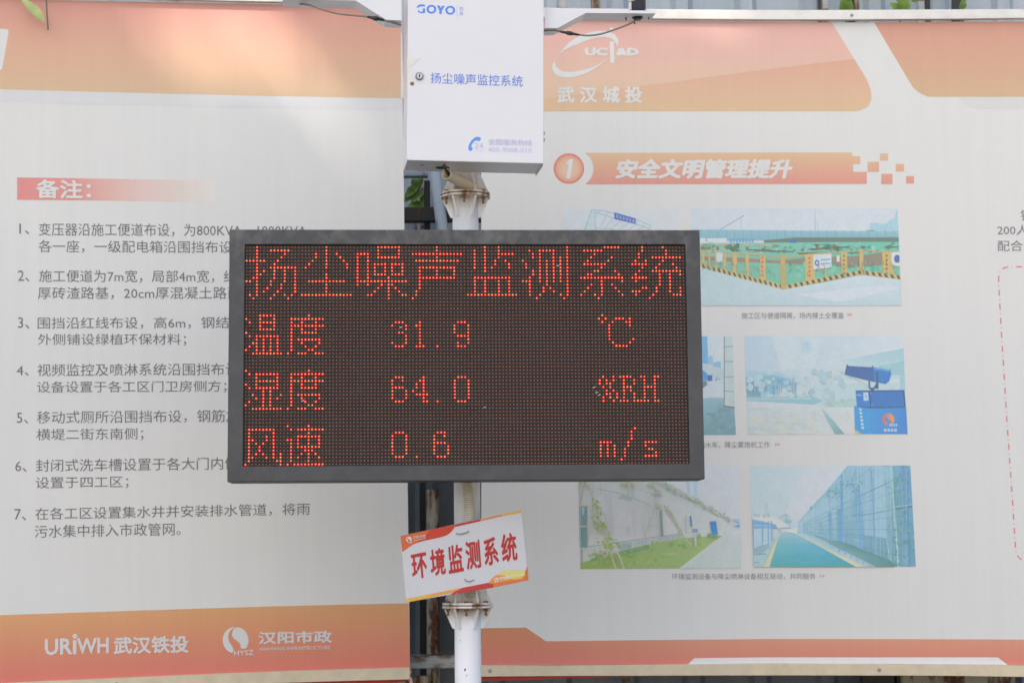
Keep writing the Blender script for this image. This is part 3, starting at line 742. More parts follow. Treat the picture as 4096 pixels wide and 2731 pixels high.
# 3 lorry and gate
b = MB(); d = Draw(S_RIGHT, b, lambda x, y: (2780+x/2.613, 1320+y/2.613), clip=((-200, 66), (390, 66), (428, 1096), (-170, 1096)))
d.poly([(-200, 66), (390, 66), (428, 1094), (-170, 1098)], (203, 214, 221))
d.poly([(60, 66), (128, 66), (140, 352), (60, 352)], (128, 178, 216)); d.poly([(138, 290), (160, 262), (186, 285), (190, 362), (138, 358)], (150, 194, 216))
d.poly([(190, 345), (225, 328), (268, 330), (272, 400), (190, 396)], (146, 190, 214)); d.poly([(60, 340), (180, 375), (300, 404), (300, 520), (60, 530)], (192, 208, 212))
for i in range(9): d.line([(85+i*25, 350+i*6), (85+i*25, 520)], 3, (168, 192, 200))
d.poly([(60, 530), (300, 520), (300, 705), (60, 716)], (198, 210, 216))
d.poly([(-170, 420), (85, 420), (125, 450), (140, 525), (-170, 540)], (100, 160, 212)); d.poly([(130, 470), (180, 470), (180, 530), (135, 535)], (82, 122, 180)); d.poly([(60, 530), (120, 530), (130, 570), (90, 600), (60, 640)], (120, 140, 152))
d.dots([(235, 500), (225, 520), (250, 515)], 12, [(140, 165, 160)], 5)
d.poly([(60, 716), (200, 700), (300, 706), (412, 815), (428, 1094), (60, 1098)], [(150, 188, 200), (160, 190, 198), (160, 188, 194), (134, 168, 178), (118, 156, 168), (128, 164, 172)])
d.dots([(random.uniform(100, 400), random.uniform(830, 1080)) for _ in range(40)], 26, [(126, 162, 170), (134, 170, 178), (120, 156, 166)], 0, 7)
d.poly([(300, 66), (390, 66), (414, 812), (300, 792)], [(194, 210, 212), (190, 208, 206), (182, 200, 200), (200, 210, 206)])
d.line([(306, 66), (306, 795)], 9, (122, 140, 146)); d.line([(322, 180), (322, 780)], 4, (200, 200, 180))
for yy, s_ in ((176, -8), (330, -3), (487, 2), (636, 8)): d.line([(300, yy), (404, yy+s_)], 7, (128, 148, 154))
d.line([(296, 792), (414, 808)], 10, (104, 108, 106))
for xx in (352, 392): d.line([(xx, 510), (xx-6, 550), (xx+4, 556)], 6, (176, 190, 190))
b.build('printed_photograph', M['photo'], RB)
# 4 mist cannon
b = MB(); d = Draw(S_RIGHT, b, lambda x, y: (2780+x/2.613, 1320+y/2.613), clip=((515, 61), (2180, 61), (2222, 1090), (548, 1090)))
d.poly([(515, 62), (1250, 60), (2180, 60), (2222, 1085), (1300, 1092), (548, 1095)], [(184, 206, 222), (198, 214, 220), (204, 214, 221), (204, 212, 216), (196, 208, 208), (190, 206, 206)])
d.poly([(800, 62), (1300, 62), (1250, 400), (900, 420)], (199, 214, 218))
d.poly([(1105, 108), (1150, 118), (1205, 108), (1216, 246), (1112, 240)], (184, 208, 224)); d.dots([(1160, 150)], 40, [(168, 200, 222)], 0, 9)
d.poly([(1250, 530), (1560, 475), (2195, 460), (2198, 805), (1340, 805), (1240, 700)], (186, 209, 212))
d.poly([(1250, 530), (1700, 520), (2190, 505), (2190, 545), (1300, 560)], (200, 214, 220))
d.poly([(1500, 322), (2178, 190), (2192, 500), (2150, 500), (2145, 340), (1790, 405), (1560, 350)], [(184, 208, 214), (160, 198, 206), (164, 198, 208), (168, 202, 210), (174, 204, 212), (184, 208, 214), (188, 210, 214)])
d.poly([(1920, 370), (2185, 325), (2190, 470), (1930, 470)], (158, 196, 204)); d.poly([(2140, 470), (2192, 470), (2196, 640), (2145, 640)], (162, 198, 210))
d.poly([(528, 436), (760, 420), (880, 440), (1040, 520), (1070, 700), (540, 735)], (172, 205, 216)); d.poly([(530, 490), (820, 470), (1040, 520), (1040, 545), (530, 552)], (146, 190, 206))
d.poly([(532, 555), (680, 560), (690, 700), (540, 700)], (138, 176, 190)); d.poly([(700, 545), (980, 545), (980, 640), (700, 640)], (150, 192, 210))
d.poly([(975, 530), (1002, 530), (1002, 702), (975, 702)], (128, 178, 208)); d.poly([(1010, 528), (1036, 530), (1036, 702), (1010, 702)], (200, 212, 216)); d.poly([(1040, 535), (1062, 540), (1062, 702), (1040, 702)], (140, 184, 204))
d.poly([(780, 632), (850, 630), (852, 665), (782, 668)], (122, 188, 224)); d.poly([(700, 640), (760, 640), (760, 700), (700, 700)], (160, 205, 226)); d.poly([(890, 610), (970, 605), (970, 660), (890, 665)], (196, 212, 218))
d.poly([(760, 672), (970, 664), (970, 690), (760, 695)], (205, 212, 210))
d.dots([(1200, 650), (1240, 660), (1215, 690), (1180, 700)], 24, [(160, 196, 204), (150, 188, 198)], 6)
d.poly([(540, 705), (1240, 698), (1345, 740), (1240, 778), (540, 738)], (152, 192, 202)); d.poly([(540, 715), (1200, 708), (1220, 722), (540, 726)], (180, 206, 212))
d.poly([(1350, 740), (1680, 720), (1680, 805), (1360, 800)], (176, 204, 202)); d.dots([(random.uniform(1360, 1670), random.uniform(730, 795)) for _ in range(18)], 22, [(170, 200, 196), (184, 207, 206), (166, 196, 190)])
d.poly([(542, 742), (1240, 780), (1320, 805), (1690, 805), (1690, 1085), (548, 1095)], [(200, 211, 214), (202, 211, 214), (203, 210, 212), (204, 210, 212), (204, 208, 206), (188, 204, 204)])
d.dots([(random.uniform(560, 1250), random.uniform(900, 1080)) for _ in range(50)], 46, [(192, 205, 204), (198, 206, 202), (196, 208, 208), (202, 208, 200)], 0, 8)
d.poly([(1310, 812), (1350, 838), (1450, 950), (1562, 1086), (1462, 1086), (1390, 960)], [(174, 204, 206), (162, 194, 198), (146, 182, 186), (128, 168, 172), (132, 170, 174), (150, 184, 188)])
d.dots([(1590, 870), (1600, 905)], 22, [(198, 206, 190)], 8)
d.poly([(1590, 360), (1605, 374), (1850, 388), (1880, 392), (1885, 545), (1745, 512), (1565, 466)], (84, 116, 168))
d.poly([(1860, 385), (2030, 416), (2042, 408), (2050, 460), (2032, 530), (1990, 564), (1960, 556), (1870, 540)], (76, 132, 196)); d.poly([(1870, 392), (2030, 418), (2036, 436), (1875, 410)], (110, 168, 216))
d.line([(1855, 372), (1850, 395)], 12, (84, 112, 160)); d.line([(1590, 360), (1568, 466)], 12, (82, 104, 146))
d.line([(1820, 530), (1822, 605), (1860, 632)], 18, (84, 118, 152)); d.poly([(1890, 440), (1912, 440), (1918, 612), (1880, 612), (1868, 600), (1895, 545)], (84, 112, 146)); d.line([(1820, 606), (1905, 606)], 14, (84, 112, 146)); d.poly([(1845, 600), (1872, 600), (1872, 640), (1845, 640)], (86, 112, 146))
d.line([(1600, 480), (1740, 545), (1815, 600)], 4, (140, 170, 190))
d.poly([(1678, 636), (2188, 630), (2202, 806), (1835, 815), (1690, 798)], (76, 126, 190)); d.poly([(1678, 636), (1820, 640), (1835, 815), (1690, 798)], (74, 134, 202))
d.line([(1678, 638), (2188, 632)], 14, (72, 102, 146)); d.line([(2180, 634), (2196, 804)], 14, (66, 96, 140)); d.line([(1690, 796), (1835, 812), (2202, 804)], 12, (70, 104, 142)); d.line([(1825, 645), (1838, 812)], 12, (70, 98, 142))
d.poly([(1757, 652), (1808, 650), (1814, 736), (1762, 738)], (186, 208, 218)); d.line([(1785, 676), (1788, 708)], 8, (120, 150, 170)); d.line([(1690, 678), (1745, 680)], 12, (150, 184, 220)); d.dots([(1838, 662), (1846, 782)], 8, [(190, 205, 220)])
d.poly([(1662, 790), (1835, 820), (1832, 1085), (1672, 1085)], (80, 158, 214)); d.poly([(1835, 820), (2206, 808), (2222, 1085), (1832, 1085)], [(84, 156, 210), (80, 140, 204), (82, 138, 204), (84, 152, 212)])
for i in range(6): d.poly([(1712+i*5, 815+i*38), (1740+i*5, 820+i*38), (1742+i*5, 842+i*38), (1716+i*5, 838+i*38)], (190, 212, 230))
b_ = d.off
swirl(b, type('E', (), {'p': staticmethod(lambda x, y, o: S_RIGHT.p(2780+x/2.613, 1320+y/2.613, o))}), 2022, 932, 64, ink((226, 150, 110), 1680), b_, ink((214, 120, 120), 1680))
d.off += .0003
for yy, x0, x1, h in ((978, 2030, 2118, 26), (1030, 1972, 2118, 30)):
    n = 4
    for i in range(n): xa = x0+(x1-x0)*i/n; d.poly([(xa, yy), (xa+(x1-x0)/n*.75, yy), (xa+(x1-x0)/n*.75, yy+h), (xa, yy+h)], (176, 198, 226))
d.poly([(1672, 1044), (1700, 1052), (1738, 1085), (1672, 1085)], (190, 186, 150))
d.dots([(random.uniform(560, 1600), random.uniform(430, 700)) for _ in range(60)], 34, [(176, 206, 216), (186, 210, 214), (170, 200, 208)], 0, 8)
for _ in range(70):
    x = random.uniform(560, 1250); y = random.uniform(800, 1080); d.line([(x, y), (x+random.uniform(20, 70), y+random.uniform(-4, 4))], 4, random.choice([(184, 200, 198), (206, 212, 210), (196, 204, 196)]))
for _ in range(26):
    x = random.uniform(540, 1060); d.line([(x, random.uniform(500, 600)), (x, random.uniform(610, 700))], 5, random.choice([(134, 176, 196), (164, 200, 214), (120, 160, 178)]))
b.build('printed_photograph', M['photo'], RB)
# 5 planted hoarding
b = MB(); d = Draw(S_RIGHT, b, lambda x, y: (2300+x/3.36, 1850+y/3.36), clip=((42, 50), (2205, 50), (2230, 1427), (72, 1427)))
d.poly([(42, 50), (2205, 50), (2230, 1415), (70, 1438)], [(196, 202, 204), (201, 209, 216), (196, 203, 202), (190, 196, 190)])
d.poly([(44, 150), (1000, 150), (1190, 250), (1400, 350), (1660, 500), (2110, 762), (2212, 800), (2215, 940), (1990, 975), (1500, 945), (68, 1150)], [(186, 192, 190), (190, 196, 196), (186, 192, 190), (184, 192, 188), (184, 194, 188), (190, 202, 200), (196, 204, 204), (198, 206, 208), (196, 204, 202), (194, 198, 196), (184, 188, 186)])
d.poly([(1495, 250), (1545, 250), (1545, 432), (1508, 432)], (166, 196, 212)); d.poly([(1585, 250), (1640, 250), (1642, 480), (1592, 470)], (172, 200, 216)); d.poly([(1570, 560), (1605, 560), (1608, 700), (1572, 700)], (180, 202, 208))
d.poly([(165, 440), (700, 500), (1050, 575), (1150, 620), (1172, 982), (700, 1055), (170, 1122)], [(192, 196, 198), (194, 196, 194), (192, 197, 194), (190, 196, 192), (200, 200, 200), (196, 198, 198), (196, 197, 194)])
d.poly([(1180, 640), (1420, 700), (1480, 945), (1190, 985)], (198, 199, 199))
d.line([(300, 345), (640, 420), (1040, 580)], 9, (150, 168, 166)); d.line([(850, 360), (1180, 460)], 5, (160, 176, 174)); d.line([(240, 250), (250, 420)], 5, (160, 174, 172)); d.line([(335, 250), (350, 440)], 5, (158, 172, 172))
d.poly([(640, 420), (760, 470), (760, 520), (560, 480)], (168, 180, 176))
d.poly([(70, 1168), (400, 1110), (1000, 1020), (1450, 958), (1500, 1015), (950, 1110), (600, 1200), (370, 1262), (84, 1352)], (186, 190, 186))
d.poly([(590, 1085), (760, 1055), (760, 1172), (600, 1190)], (158, 180, 180)); d.poly([(820, 1050), (980, 1025), (990, 1075), (830, 1110)], (168, 188, 188)); d.poly([(1180, 990), (1420, 962), (1400, 1005), (1190, 1035)], (170, 188, 186))
for xx in (640, 690, 750, 810): d.line([(xx, 1080), (xx+4, 1180)], 6, (150, 168, 168))
d.line([(170, 1128), (560, 1070), (1050, 1000), (1420, 955)], 9, (140, 150, 150))
d.poly([(70, 1346), (370, 1262), (600, 1190), (960, 1098), (1450, 1008), (1990, 975), (1850, 1070), (1400, 1420), (72, 1438)], [(142, 170, 92), (136, 170, 110), (140, 174, 116), (146, 178, 110), (154, 182, 120), (160, 186, 130), (160, 182, 122), (146, 174, 112), (142, 168, 84)])
d.dots([(600+random.uniform(-560, 560)+t*400, 1390-t*300+random.uniform(-90, 40)) for t in [random.random() for _ in range(90)]], 26, [(140, 172, 104), (160, 182, 118), (128, 166, 108), (150, 178, 98), (158, 176, 120)], 0, 7)
d.poly([(600, 1195), (950, 1105), (960, 1165), (640, 1245)], (122, 162, 112)); d.dots([(640+i*40, 1220-i*11) for i in range(9)], 28, [(118, 160, 110), (136, 170, 104)], 10, 7); d.dots([(220+i*20, 1300-i*8) for i in range(9)], 20, [(128, 162, 100)], 10, 7)
d.poly([(1150, 1215), (1330, 1205), (1400, 1230), (1200, 1250)], (168, 182, 130))
d.poly([(1995, 975), (2216, 935), (2230, 1415), (1400, 1420)], [(194, 203, 202), (196, 204, 206), (186, 198, 194), (186, 198, 196)]); d.poly([(1985, 978), (2010, 978), (1450, 1420), (1395, 1420)], (198, 201, 192))
d.poly([(55, 590), (158, 588), (162, 1145), (66, 1155)], (114, 146, 148)); d.poly([(90, 600), (130, 600), (120, 700), (100, 700)], (150, 182, 190)); d.line([(95, 880), (70, 1140)], 16, (98, 130, 132))
for yy in (568, 850, 1145): d.line([(48, yy+5), (160, yy)], 14, (198, 188, 158))
d.line([(165, 560), (175, 1130)], 12, (176, 184, 178)); d.line([(62, 250), (80, 1400)], 10, (168, 176, 174)); d.line([(130, 260), (70, 560)], 8, (150, 160, 158)); d.line([(92, 1160), (95, 1340)], 12, (158, 158, 152))
for pts, w_ in (([(180, 265), (320, 730), (450, 1130), (550, 1432)], 24), ([(180, 265), (250, 430)], 22), ([(240, 500), (250, 700), (300, 960)], 14), ([(460, 1100), (590, 1240), (660, 1425)], 24), ([(290, 560), (410, 720)], 12), ([(410, 750), (470, 1080)], 16), ([(1200, 570), (1330, 740), (1450, 970), (1560, 1105)], 20), ([(1060, 620), (930, 1000)], 12), ([(400, 930), (440, 1080)], 14), ([(330, 1120), (400, 1280)], 12)):
    d.line(pts, w_, (188, 188, 166))
d.dots([(255+random.gauss(0, 40)+t*110, 460+t*560+random.gauss(0, 20)) for t in [random.random() for _ in range(70)]], 17, [(150, 176, 92), (134, 164, 92), (166, 184, 112), (176, 186, 140)])
d.dots([(420+random.gauss(0, 45), 1110+random.gauss(0, 60)) for _ in range(26)], 20, [(152, 178, 88), (168, 186, 100), (140, 168, 96)]); d.dots([(420+random.gauss(0, 60), 1300+random.gauss(0, 60)) for _ in range(24)], 18, [(150, 176, 96), (166, 182, 120), (180, 150, 120)])
d.dots([(320+random.gauss(0, 50), 840+random.gauss(0, 35)) for _ in range(24)], 24, [(140, 172, 84), (156, 180, 96), (176, 190, 120)])
d.dots([(1200+t*900+random.gauss(0, 18), 290+t*490+random.gauss(0, 22)) for t in [random.random()**1.3 for _ in range(110)]], 20, [(176, 186, 170), (164, 178, 160), (186, 190, 178), (150, 170, 160)])
d.dots([(1080+random.gauss(0, 40), 320+random.gauss(0, 70)) for _ in range(40)], 16, [(178, 186, 164), (166, 178, 152), (182, 182, 166)]); d.dots([(720+random.gauss(0, 40), 290+random.gauss(0, 25)) for _ in range(22)], 18, [(166, 180, 128), (178, 188, 150)]); d.dots([(110+random.gauss(0, 40), 300+random.gauss(0, 40)) for _ in range(22)], 16, [(160, 172, 130), (176, 182, 150)])
d.dots([(1230+t*200+random.gauss(0, 12), 600+t*340+random.gauss(0, 20)) for t in [random.random() for _ in range(40)]], 15, [(172, 184, 160), (160, 176, 148), (184, 190, 168)])
d.line([(740, 300), (800, 300)], 9, (196, 190, 160)); d.line([(730, 260), (720, 460)], 14, (190, 190, 172)); d.line([(790, 260), (790, 470)], 10, (182, 186, 174))
d.poly([(1140, 620), (1165, 620), (1186, 985), (1155, 988)], (132, 150, 148)); d.dots([(1100, 560), (1090, 545), (1120, 580)], 34, [(190, 186, 160), (176, 180, 160)], 8)
d.poly([(1478, 700), (1492, 700), (1502, 950), (1488, 952)], (176, 184, 182)); d.poly([(1540, 714), (1560, 711), (1574, 855), (1555, 857)], (84, 132, 184))
d.poly([(1578, 890), (1645, 886), (1648, 924), (1582, 928)], (104, 130, 184)); d.line([(1582, 908), (1645, 905)], 8, (190, 200, 214)); d.poly([(1595, 928), (1625, 928), (1632, 1115), (1606, 1115)], (190, 196, 192))
d.poly([(1810, 788), (1895, 782), (1916, 965), (1842, 968)], (68, 140, 202)); d.dots([(1800, 970), (1850, 985), (1880, 985), (1660, 975)], 26, [(122, 162, 122), (140, 172, 130)], 6)
d.poly([(2100, 752), (2210, 748), (2212, 812)], (156, 194, 216)); d.poly([(2120, 842), (2210, 832), (2212, 868)], (98, 156, 212)); d.dots([(2005, 940)], 14, [(150, 170, 160)])
for x, y in ((690, 860), (700, 895), (1000, 855)): d.poly([(x, y), (x+44, y-16), (x+36, y), (x-8, y+12)], (160, 196, 208))
for _ in range(160):
    t = random.random(); x = 120+t*1700; y0 = 1300-t*330; y = y0+random.uniform(10, 120)
    if y < 1420 and x < 1990-(y-975)*1.33: d.line([(x, y), (x+random.uniform(-10, 14), y-random.uniform(8, 22))], 4, random.choice([(122, 160, 96), (168, 188, 128), (140, 172, 90), (156, 184, 124)]))
for _ in range(70):
    x = random.uniform(180, 1150); d.line([(x, random.uniform(300, 900)), (x+random.uniform(-4, 8), random.uniform(940, 1010))], 3, random.choice([(186, 192, 190), (202, 204, 204), (180, 190, 186)]))
for _ in range(60):
    t = random.random(); x = 560+t*860; y = 1085-t*110; d.line([(x, y), (x+2, y+random.uniform(20, 70)*(1-t*.5))], 4, random.choice([(150, 172, 172), (196, 200, 198), (168, 184, 180)]))
for _ in range(90):
    t = random.random(); x = 2000-t*590+random.uniform(0, 200); y = 985+t*430; d.line([(x, y), (x+random.uniform(10, 40), y-random.uniform(2, 8))], 3, random.choice([(182, 194, 190), (196, 206, 204)])) if x < 2215 else None
b.build('printed_photograph', M['photo'], RB)
# 6 road beside the blue hoarding
b = MB(); d = Draw(S_RIGHT, b, lambda x, y: (2980+x/3.267, 1850+y/3.267), clip=((60, 35), (2160, 35), (2232, 1358), (115, 1358)))
d.poly([(60, 38), (2160, 33), (2232, 1357), (115, 1360)], [(188, 208, 212), (200, 208, 214), (190, 204, 210), (186, 204, 208)]); d.off += .0002
d.poly([(800, 36), (1345, 36), (700, 740), (500, 700)], [(196, 208, 212), (201, 208, 214), (200, 206, 212), (200, 207, 212)])
d.poly([(1340, 35), (2160, 33), (2232, 1357), (1700, 1357), (1100, 1020), (680, 925), (690, 790), (1000, 450)], [(150, 194, 212), (150, 190, 208), (120, 164, 184), (110, 158, 170), (140, 182, 196), (160, 196, 208), (166, 200, 212), (160, 198, 210)])
d.poly([(1500, 36), (1830, 36), (1850, 990), (1560, 950)], (158, 194, 210)); d.poly([(1700, 200), (1820, 150), (1840, 600), (1720, 640)], (166, 198, 212))
for q, c in ((((1240, 180), (1275, 150), (1310, 1080), (1260, 1060)), (124, 174, 206)), (((1430, 330), (1500, 300), (1560, 1160), (1480, 1130)), (128, 176, 208)), (((1640, 100), (1660, 90), (1720, 1230), (1690, 1225)), (126, 178, 206)), (((1080, 650), (1130, 640), (1150, 1000), (1100, 980)), (128, 176, 204)), (((1200, 600), (1250, 590), (1270, 1050), (1210, 1030)), (118, 170, 202)), (((960, 800), (1010, 760), (1040, 960), (970, 930)), (140, 184, 206)), (((1330, 100), (1420, 40), (1440, 280), (1340, 300)), (160, 196, 212)), (((1390, 500), (1440, 480), (1480, 1100), (1420, 1080)), (138, 186, 198))): d.poly(q, c)
d.poly([(1895, 35), (2160, 33), (2232, 1357), (2005, 1357)], [(126, 176, 196), (118, 168, 196), (108, 158, 178), (112, 160, 172)])
for q, c in ((((2050, 40), (2110, 40), (2170, 1357), (2100, 1357)), (98, 150, 184)), (((1930, 200), (1990, 200), (2060, 1357), (2010, 1357)), (116, 164, 172)), (((2120, 100), (2165, 100), (2190, 500), (2140, 520)), (112, 162, 198))): d.poly(q, c)
for pts, w_, c in (([(1110, 480), (1460, 210), (1690, 36)], 7, (124, 170, 192)), ([(1460, 450), (1820, 288), (2165, 120)], 8, (104, 148, 180)), ([(1270, 545), (1400, 500), (2170, 300)], 5, (132, 176, 198)), ([(1400, 690), (1500, 690), (1830, 632), (2186, 556)], 9, (108, 140, 160)), ([(1950, 610), (2186, 565)], 22, (96, 126, 148)), ([(1950, 575), (2186, 548)], 8, (184, 204, 212)), ([(1160, 740), (1330, 735)], 7, (128, 170, 192)), ([(1280, 925), (1540, 950), (1700, 970), (1850, 988)], 7, (104, 154, 186)), ([(1345, 45), (1090, 345), (690, 790)], 8, (130, 178, 208)), ([(1830, 100), (1820, 270), (1930, 520)], 7, (126, 160, 180)), ([(1930, 680), (1860, 870), (1965, 1070)], 9, (110, 150, 166)), ([(1810, 1180), (2160, 1215)], 8, (104, 142, 150)), ([(1430, 1050), (1530, 1055)], 8, (106, 148, 160)), ([(1960, 880), (2210, 900)], 8, (116, 152, 162)), ([(1840, 320), (1900, 320)], 12, (112, 148, 178)), ([(2040, 1000), (2212, 1030)], 12, (100, 140, 150)), ([(1800, 42), (1880, 50)], 9, (110, 150, 172)), ([(1910, 35), (1940, 500), (2005, 1357)], 22, (170, 204, 206)), ([(1828, 40), (1850, 1000), (1900, 1280)], 12, (156, 198, 204))): d.line(pts, w_, c)
for i in range(60):                             # sheets and posts of the hoarding crowding towards its far end
    t = (i/60)**.75; x = 700+t*1440
    yt_ = max(40, 790-(x-690)*1.153) if x < 1340 else 40; yb_ = min(1345, 930+(x-690)*.43)
    d.line([(x, yt_+random.uniform(0, 30)), (x+12*t+2, yb_)], 2+5*t*random.random(), random.choice([(128, 176, 204), (172, 206, 218), (140, 182, 202), (112, 158, 184), (150, 194, 200)]))
for k in range(7):
    ya_, yb_ = 800+k*18, 110+k*190; d.line([(760, ya_), (1250, ya_+(yb_-ya_)*.36), (2170, yb_)], 4, random.choice([(116, 156, 180), (124, 164, 176), (108, 150, 176)]))
for _ in range(110):
    t = random.random()**.6; x = 900+t*1280; y = random.uniform(max(60, 790-(x-690)*1.1), min(1320, 930+(x-690)*.4)); l = 6+22*t
    d.line([(x, y), (x+random.uniform(-l, l), y+random.uniform(-l, l))], 2+3*t, random.choice([(98, 140, 160), (160, 200, 208), (110, 156, 152), (124, 168, 190), (140, 180, 170)]))
d.dots([(random.uniform(1950, 2200), random.uniform(150, 1340)) for _ in range(60)], 22, [(112, 162, 160), (104, 152, 164), (134, 178, 184), (116, 166, 186)], 0, 6)
d.dots([(t*560+780+random.gauss(0, 10), 700-t*560+random.gauss(0, 12)) for t in [random.random() for _ in range(26)]], 16, [(150, 192, 206), (160, 198, 208), (136, 182, 200)])
d.dots([(1200+random.gauss(0, 60), 390+random.gauss(0, 60)) for _ in range(24)], 18, [(136, 184, 200), (124, 176, 200)]); d.dots([(1420+random.gauss(0, 60), 260+random.gauss(0, 100)) for _ in range(34)], 14, [(140, 180, 190), (122, 164, 178), (156, 190, 200)])
d.poly([(900, 930), (1100, 1010), (1250, 1035), (1420, 1090), (1900, 1275), (1952, 1357), (1690, 1357), (1300, 1150)], [(130, 176, 184), (110, 160, 164), (104, 154, 154), (96, 146, 146), (94, 142, 140), (92, 138, 136), (100, 146, 148), (120, 166, 172)])
d.poly([(670, 925), (800, 925), (1300, 1150), (1710, 1357), (1540, 1357), (1000, 1090)], [(176, 202, 210), (160, 194, 206), (140, 180, 198), (150, 180, 190), (176, 196, 196), (170, 198, 206)])
for i in range(12):
    t = i/12; x = 1180+t*470; y = 1120+t*225; d.poly([(x, y), (x+14, y+4), (x+22, y+26), (x+4, y+22)], (116, 170, 206) if i % 2 else (190, 204, 200))
d.poly([(470, 888), (660, 930), (1000, 1110), (1450, 1357), (315, 1360), (400, 1080)], [(162, 198, 206), (150, 192, 204), (100, 174, 196), (84, 162, 166), (88, 166, 168), (110, 178, 190)])
d.poly([(400, 1085), (900, 1060), (1200, 1230), (1440, 1357), (900, 1330), (350, 1240)], [(116, 182, 194), (106, 176, 204), (84, 166, 186), (76, 160, 164), (86, 168, 184), (98, 172, 180)])
d.poly([(655, 925), (680, 925), (1000, 1085), (1545, 1357), (1445, 1357), (1000, 1108)], (204, 203, 172)); d.poly([(480, 885), (505, 888), (440, 960), (318, 1360), (238, 1360), (400, 1000)], (200, 203, 172))
d.poly([(100, 700), (300, 690), (460, 730), (610, 850), (690, 850), (680, 925), (470, 890), (400, 830), (100, 745)], (205, 211, 208)); d.dots([(170, 690), (260, 695), (300, 690), (140, 690)], 26, [(170, 194, 200)], 8); d.line([(275, 490), (295, 690)], 9, (182, 204, 208))
d.dots([(540+random.gauss(0, 30), 745+random.gauss(0, 30)) for _ in range(18)], 22, [(164, 198, 204), (176, 202, 204), (150, 188, 196)]); d.line([(450, 858), (600, 850)], 22, (130, 172, 218))
d.poly([(105, 1130), (330, 1030), (430, 950), (300, 1200), (240, 1360), (115, 1360)], (170, 196, 202)); d.poly([(100, 860), (350, 850), (350, 1030), (108, 1120)], (176, 202, 214)); d.poly([(95, 738), (400, 806), (402, 850), (100, 862)], (126, 174, 212)); d.line([(100, 815), (330, 822)], 10, (180, 204, 220))
for xx, y1 in ((104, 1220), (224, 1190), (300, 1060), (345, 1030)): d.line([(xx, 760), (xx+4, y1)], 15, (124, 168, 204))
d.line([(112, 1110), (220, 1065), (320, 1030)], 8, (190, 206, 210)); d.line([(112, 1130), (220, 1080)], 8, (136, 166, 176)); d.poly([(110, 1140), (300, 1050), (330, 1100), (200, 1200), (115, 1210)], (146, 180, 188)); d.line([(150, 1195), (280, 1190)], 14, (124, 158, 176)); d.line([(120, 1305), (185, 1300)], 14, (128, 168, 184))
b.build('printed_photograph', M['photo'], RB)
# rails, screws, hems
rail(RB, S_RIGHT, [(1908, 34, 73), (2320, 41, 79), (3072, 47.5, 86), (3700, 45.5, 84), (4096, 43, 80), (4300, 40, 77)], .022)
rail(RB, S_RIGHT, [(1921, 2662, 2704), (2320, 2658, 2701), (3072, 2652, 2699), (3700, 2655, 2700), (4096, 2659, 2705), (4300, 2662, 2709)], .014, mat='rail_ground_lit')
screw(RB, S_RIGHT, 3403, 69, .0225, .004); screw(RB, S_RIGHT, 1960, 2681, .0143); screw(RB, S_RIGHT, 3514, 2677, .0143)
b = MB(); b.prism([S_RIGHT.p(x, y, -.006) for x, y in ((1921, 2690), (2700, 2690), (2640, 2701), (2300, 2710), (1923, 2722))], S_RIGHT.n*.003); b.build('hem', M['hem'], RB)
b = MB(); b.prism([S_RIGHT.p(x, y, -.004) for x, y in ((3620, 52), (3780, 45), (4096, 35), (4300, 29), (4300, 60), (3620, 60))], S_RIGHT.n*.003); b.build('hem', M['hem'], RB)

# ------------------------------------------------------------------ LED display
QL = [(918, 918), (2798.4, 920.4), (2819.4, 1916), (909, 1926.5)]           # outer corners of the front
QI = [(979.8, 978), (2741.4, 978.5), (2758.8, 1854.7), (971.3, 1864.7)]     # opening
GR = [(986.0, 986.6), (2733.6, 987.2), (2750.3, 1848.4), (980.4, 1856.6)]   # centres of the corner LEDs
p0 = S_SCREEN.p(1866, 1926)
LED = thing('led_display', (p0.x, p0.y, p0.z), 'dark framed LED display showing red dot matrix readings on the white pole', 'display')
n = S_SCREEN.n
O = [S_SCREEN.p(*q) for q in QL]; I = [S_SCREEN.p(*q) for q in QI]
DEPTH = .14
b = MB()
for i in range(4):
    j = (i+1) % 4
    b.poly([O[i], I[i], I[j], O[j]]); b.poly([I[i], I[i]-n*.02, I[j]-n*.02, I[j]])
    b.poly([O[j], O[j]-n*DEPTH, O[i]-n*DEPTH, O[i]])
b.poly([o-n*DEPTH for o in O])
bm_o = b.build('bezel', M['frame'], LED)
bm = bmesh.new(); bm.from_mesh(bm_o.data); bmesh.ops.remove_doubles(bm, verts=bm.verts, dist=1e-5); bmesh.ops.recalc_face_normals(bm, faces=bm.faces); bm.to_mesh(bm_o.data); bm.free()
bv = bm_o.modifiers.new('bevel', 'BEVEL'); bv.width = .0022; bv.segments = 2; bv.limit_method = 'ANGLE'
D3 = [S_SCREEN.p(*q, -.010) for q in GR]
def grid(c, r):                                 # c 0..127, r 0..63 -> point on the module face
    s, t = c/127, r/63
    return (D3[0]*(1-s)+D3[1]*s)*(1-t) + (D3[3]*(1-s)+D3[2]*s)*t
lit = {}
def rows_on(r, spec):
    for a in spec.split():
        if '-' in a:
            x, y = a.split('-'); lit.setdefault(r, set()).update(range(int(x), int(y)+1))
        else: lit.setdefault(r, set()).add(int(a))
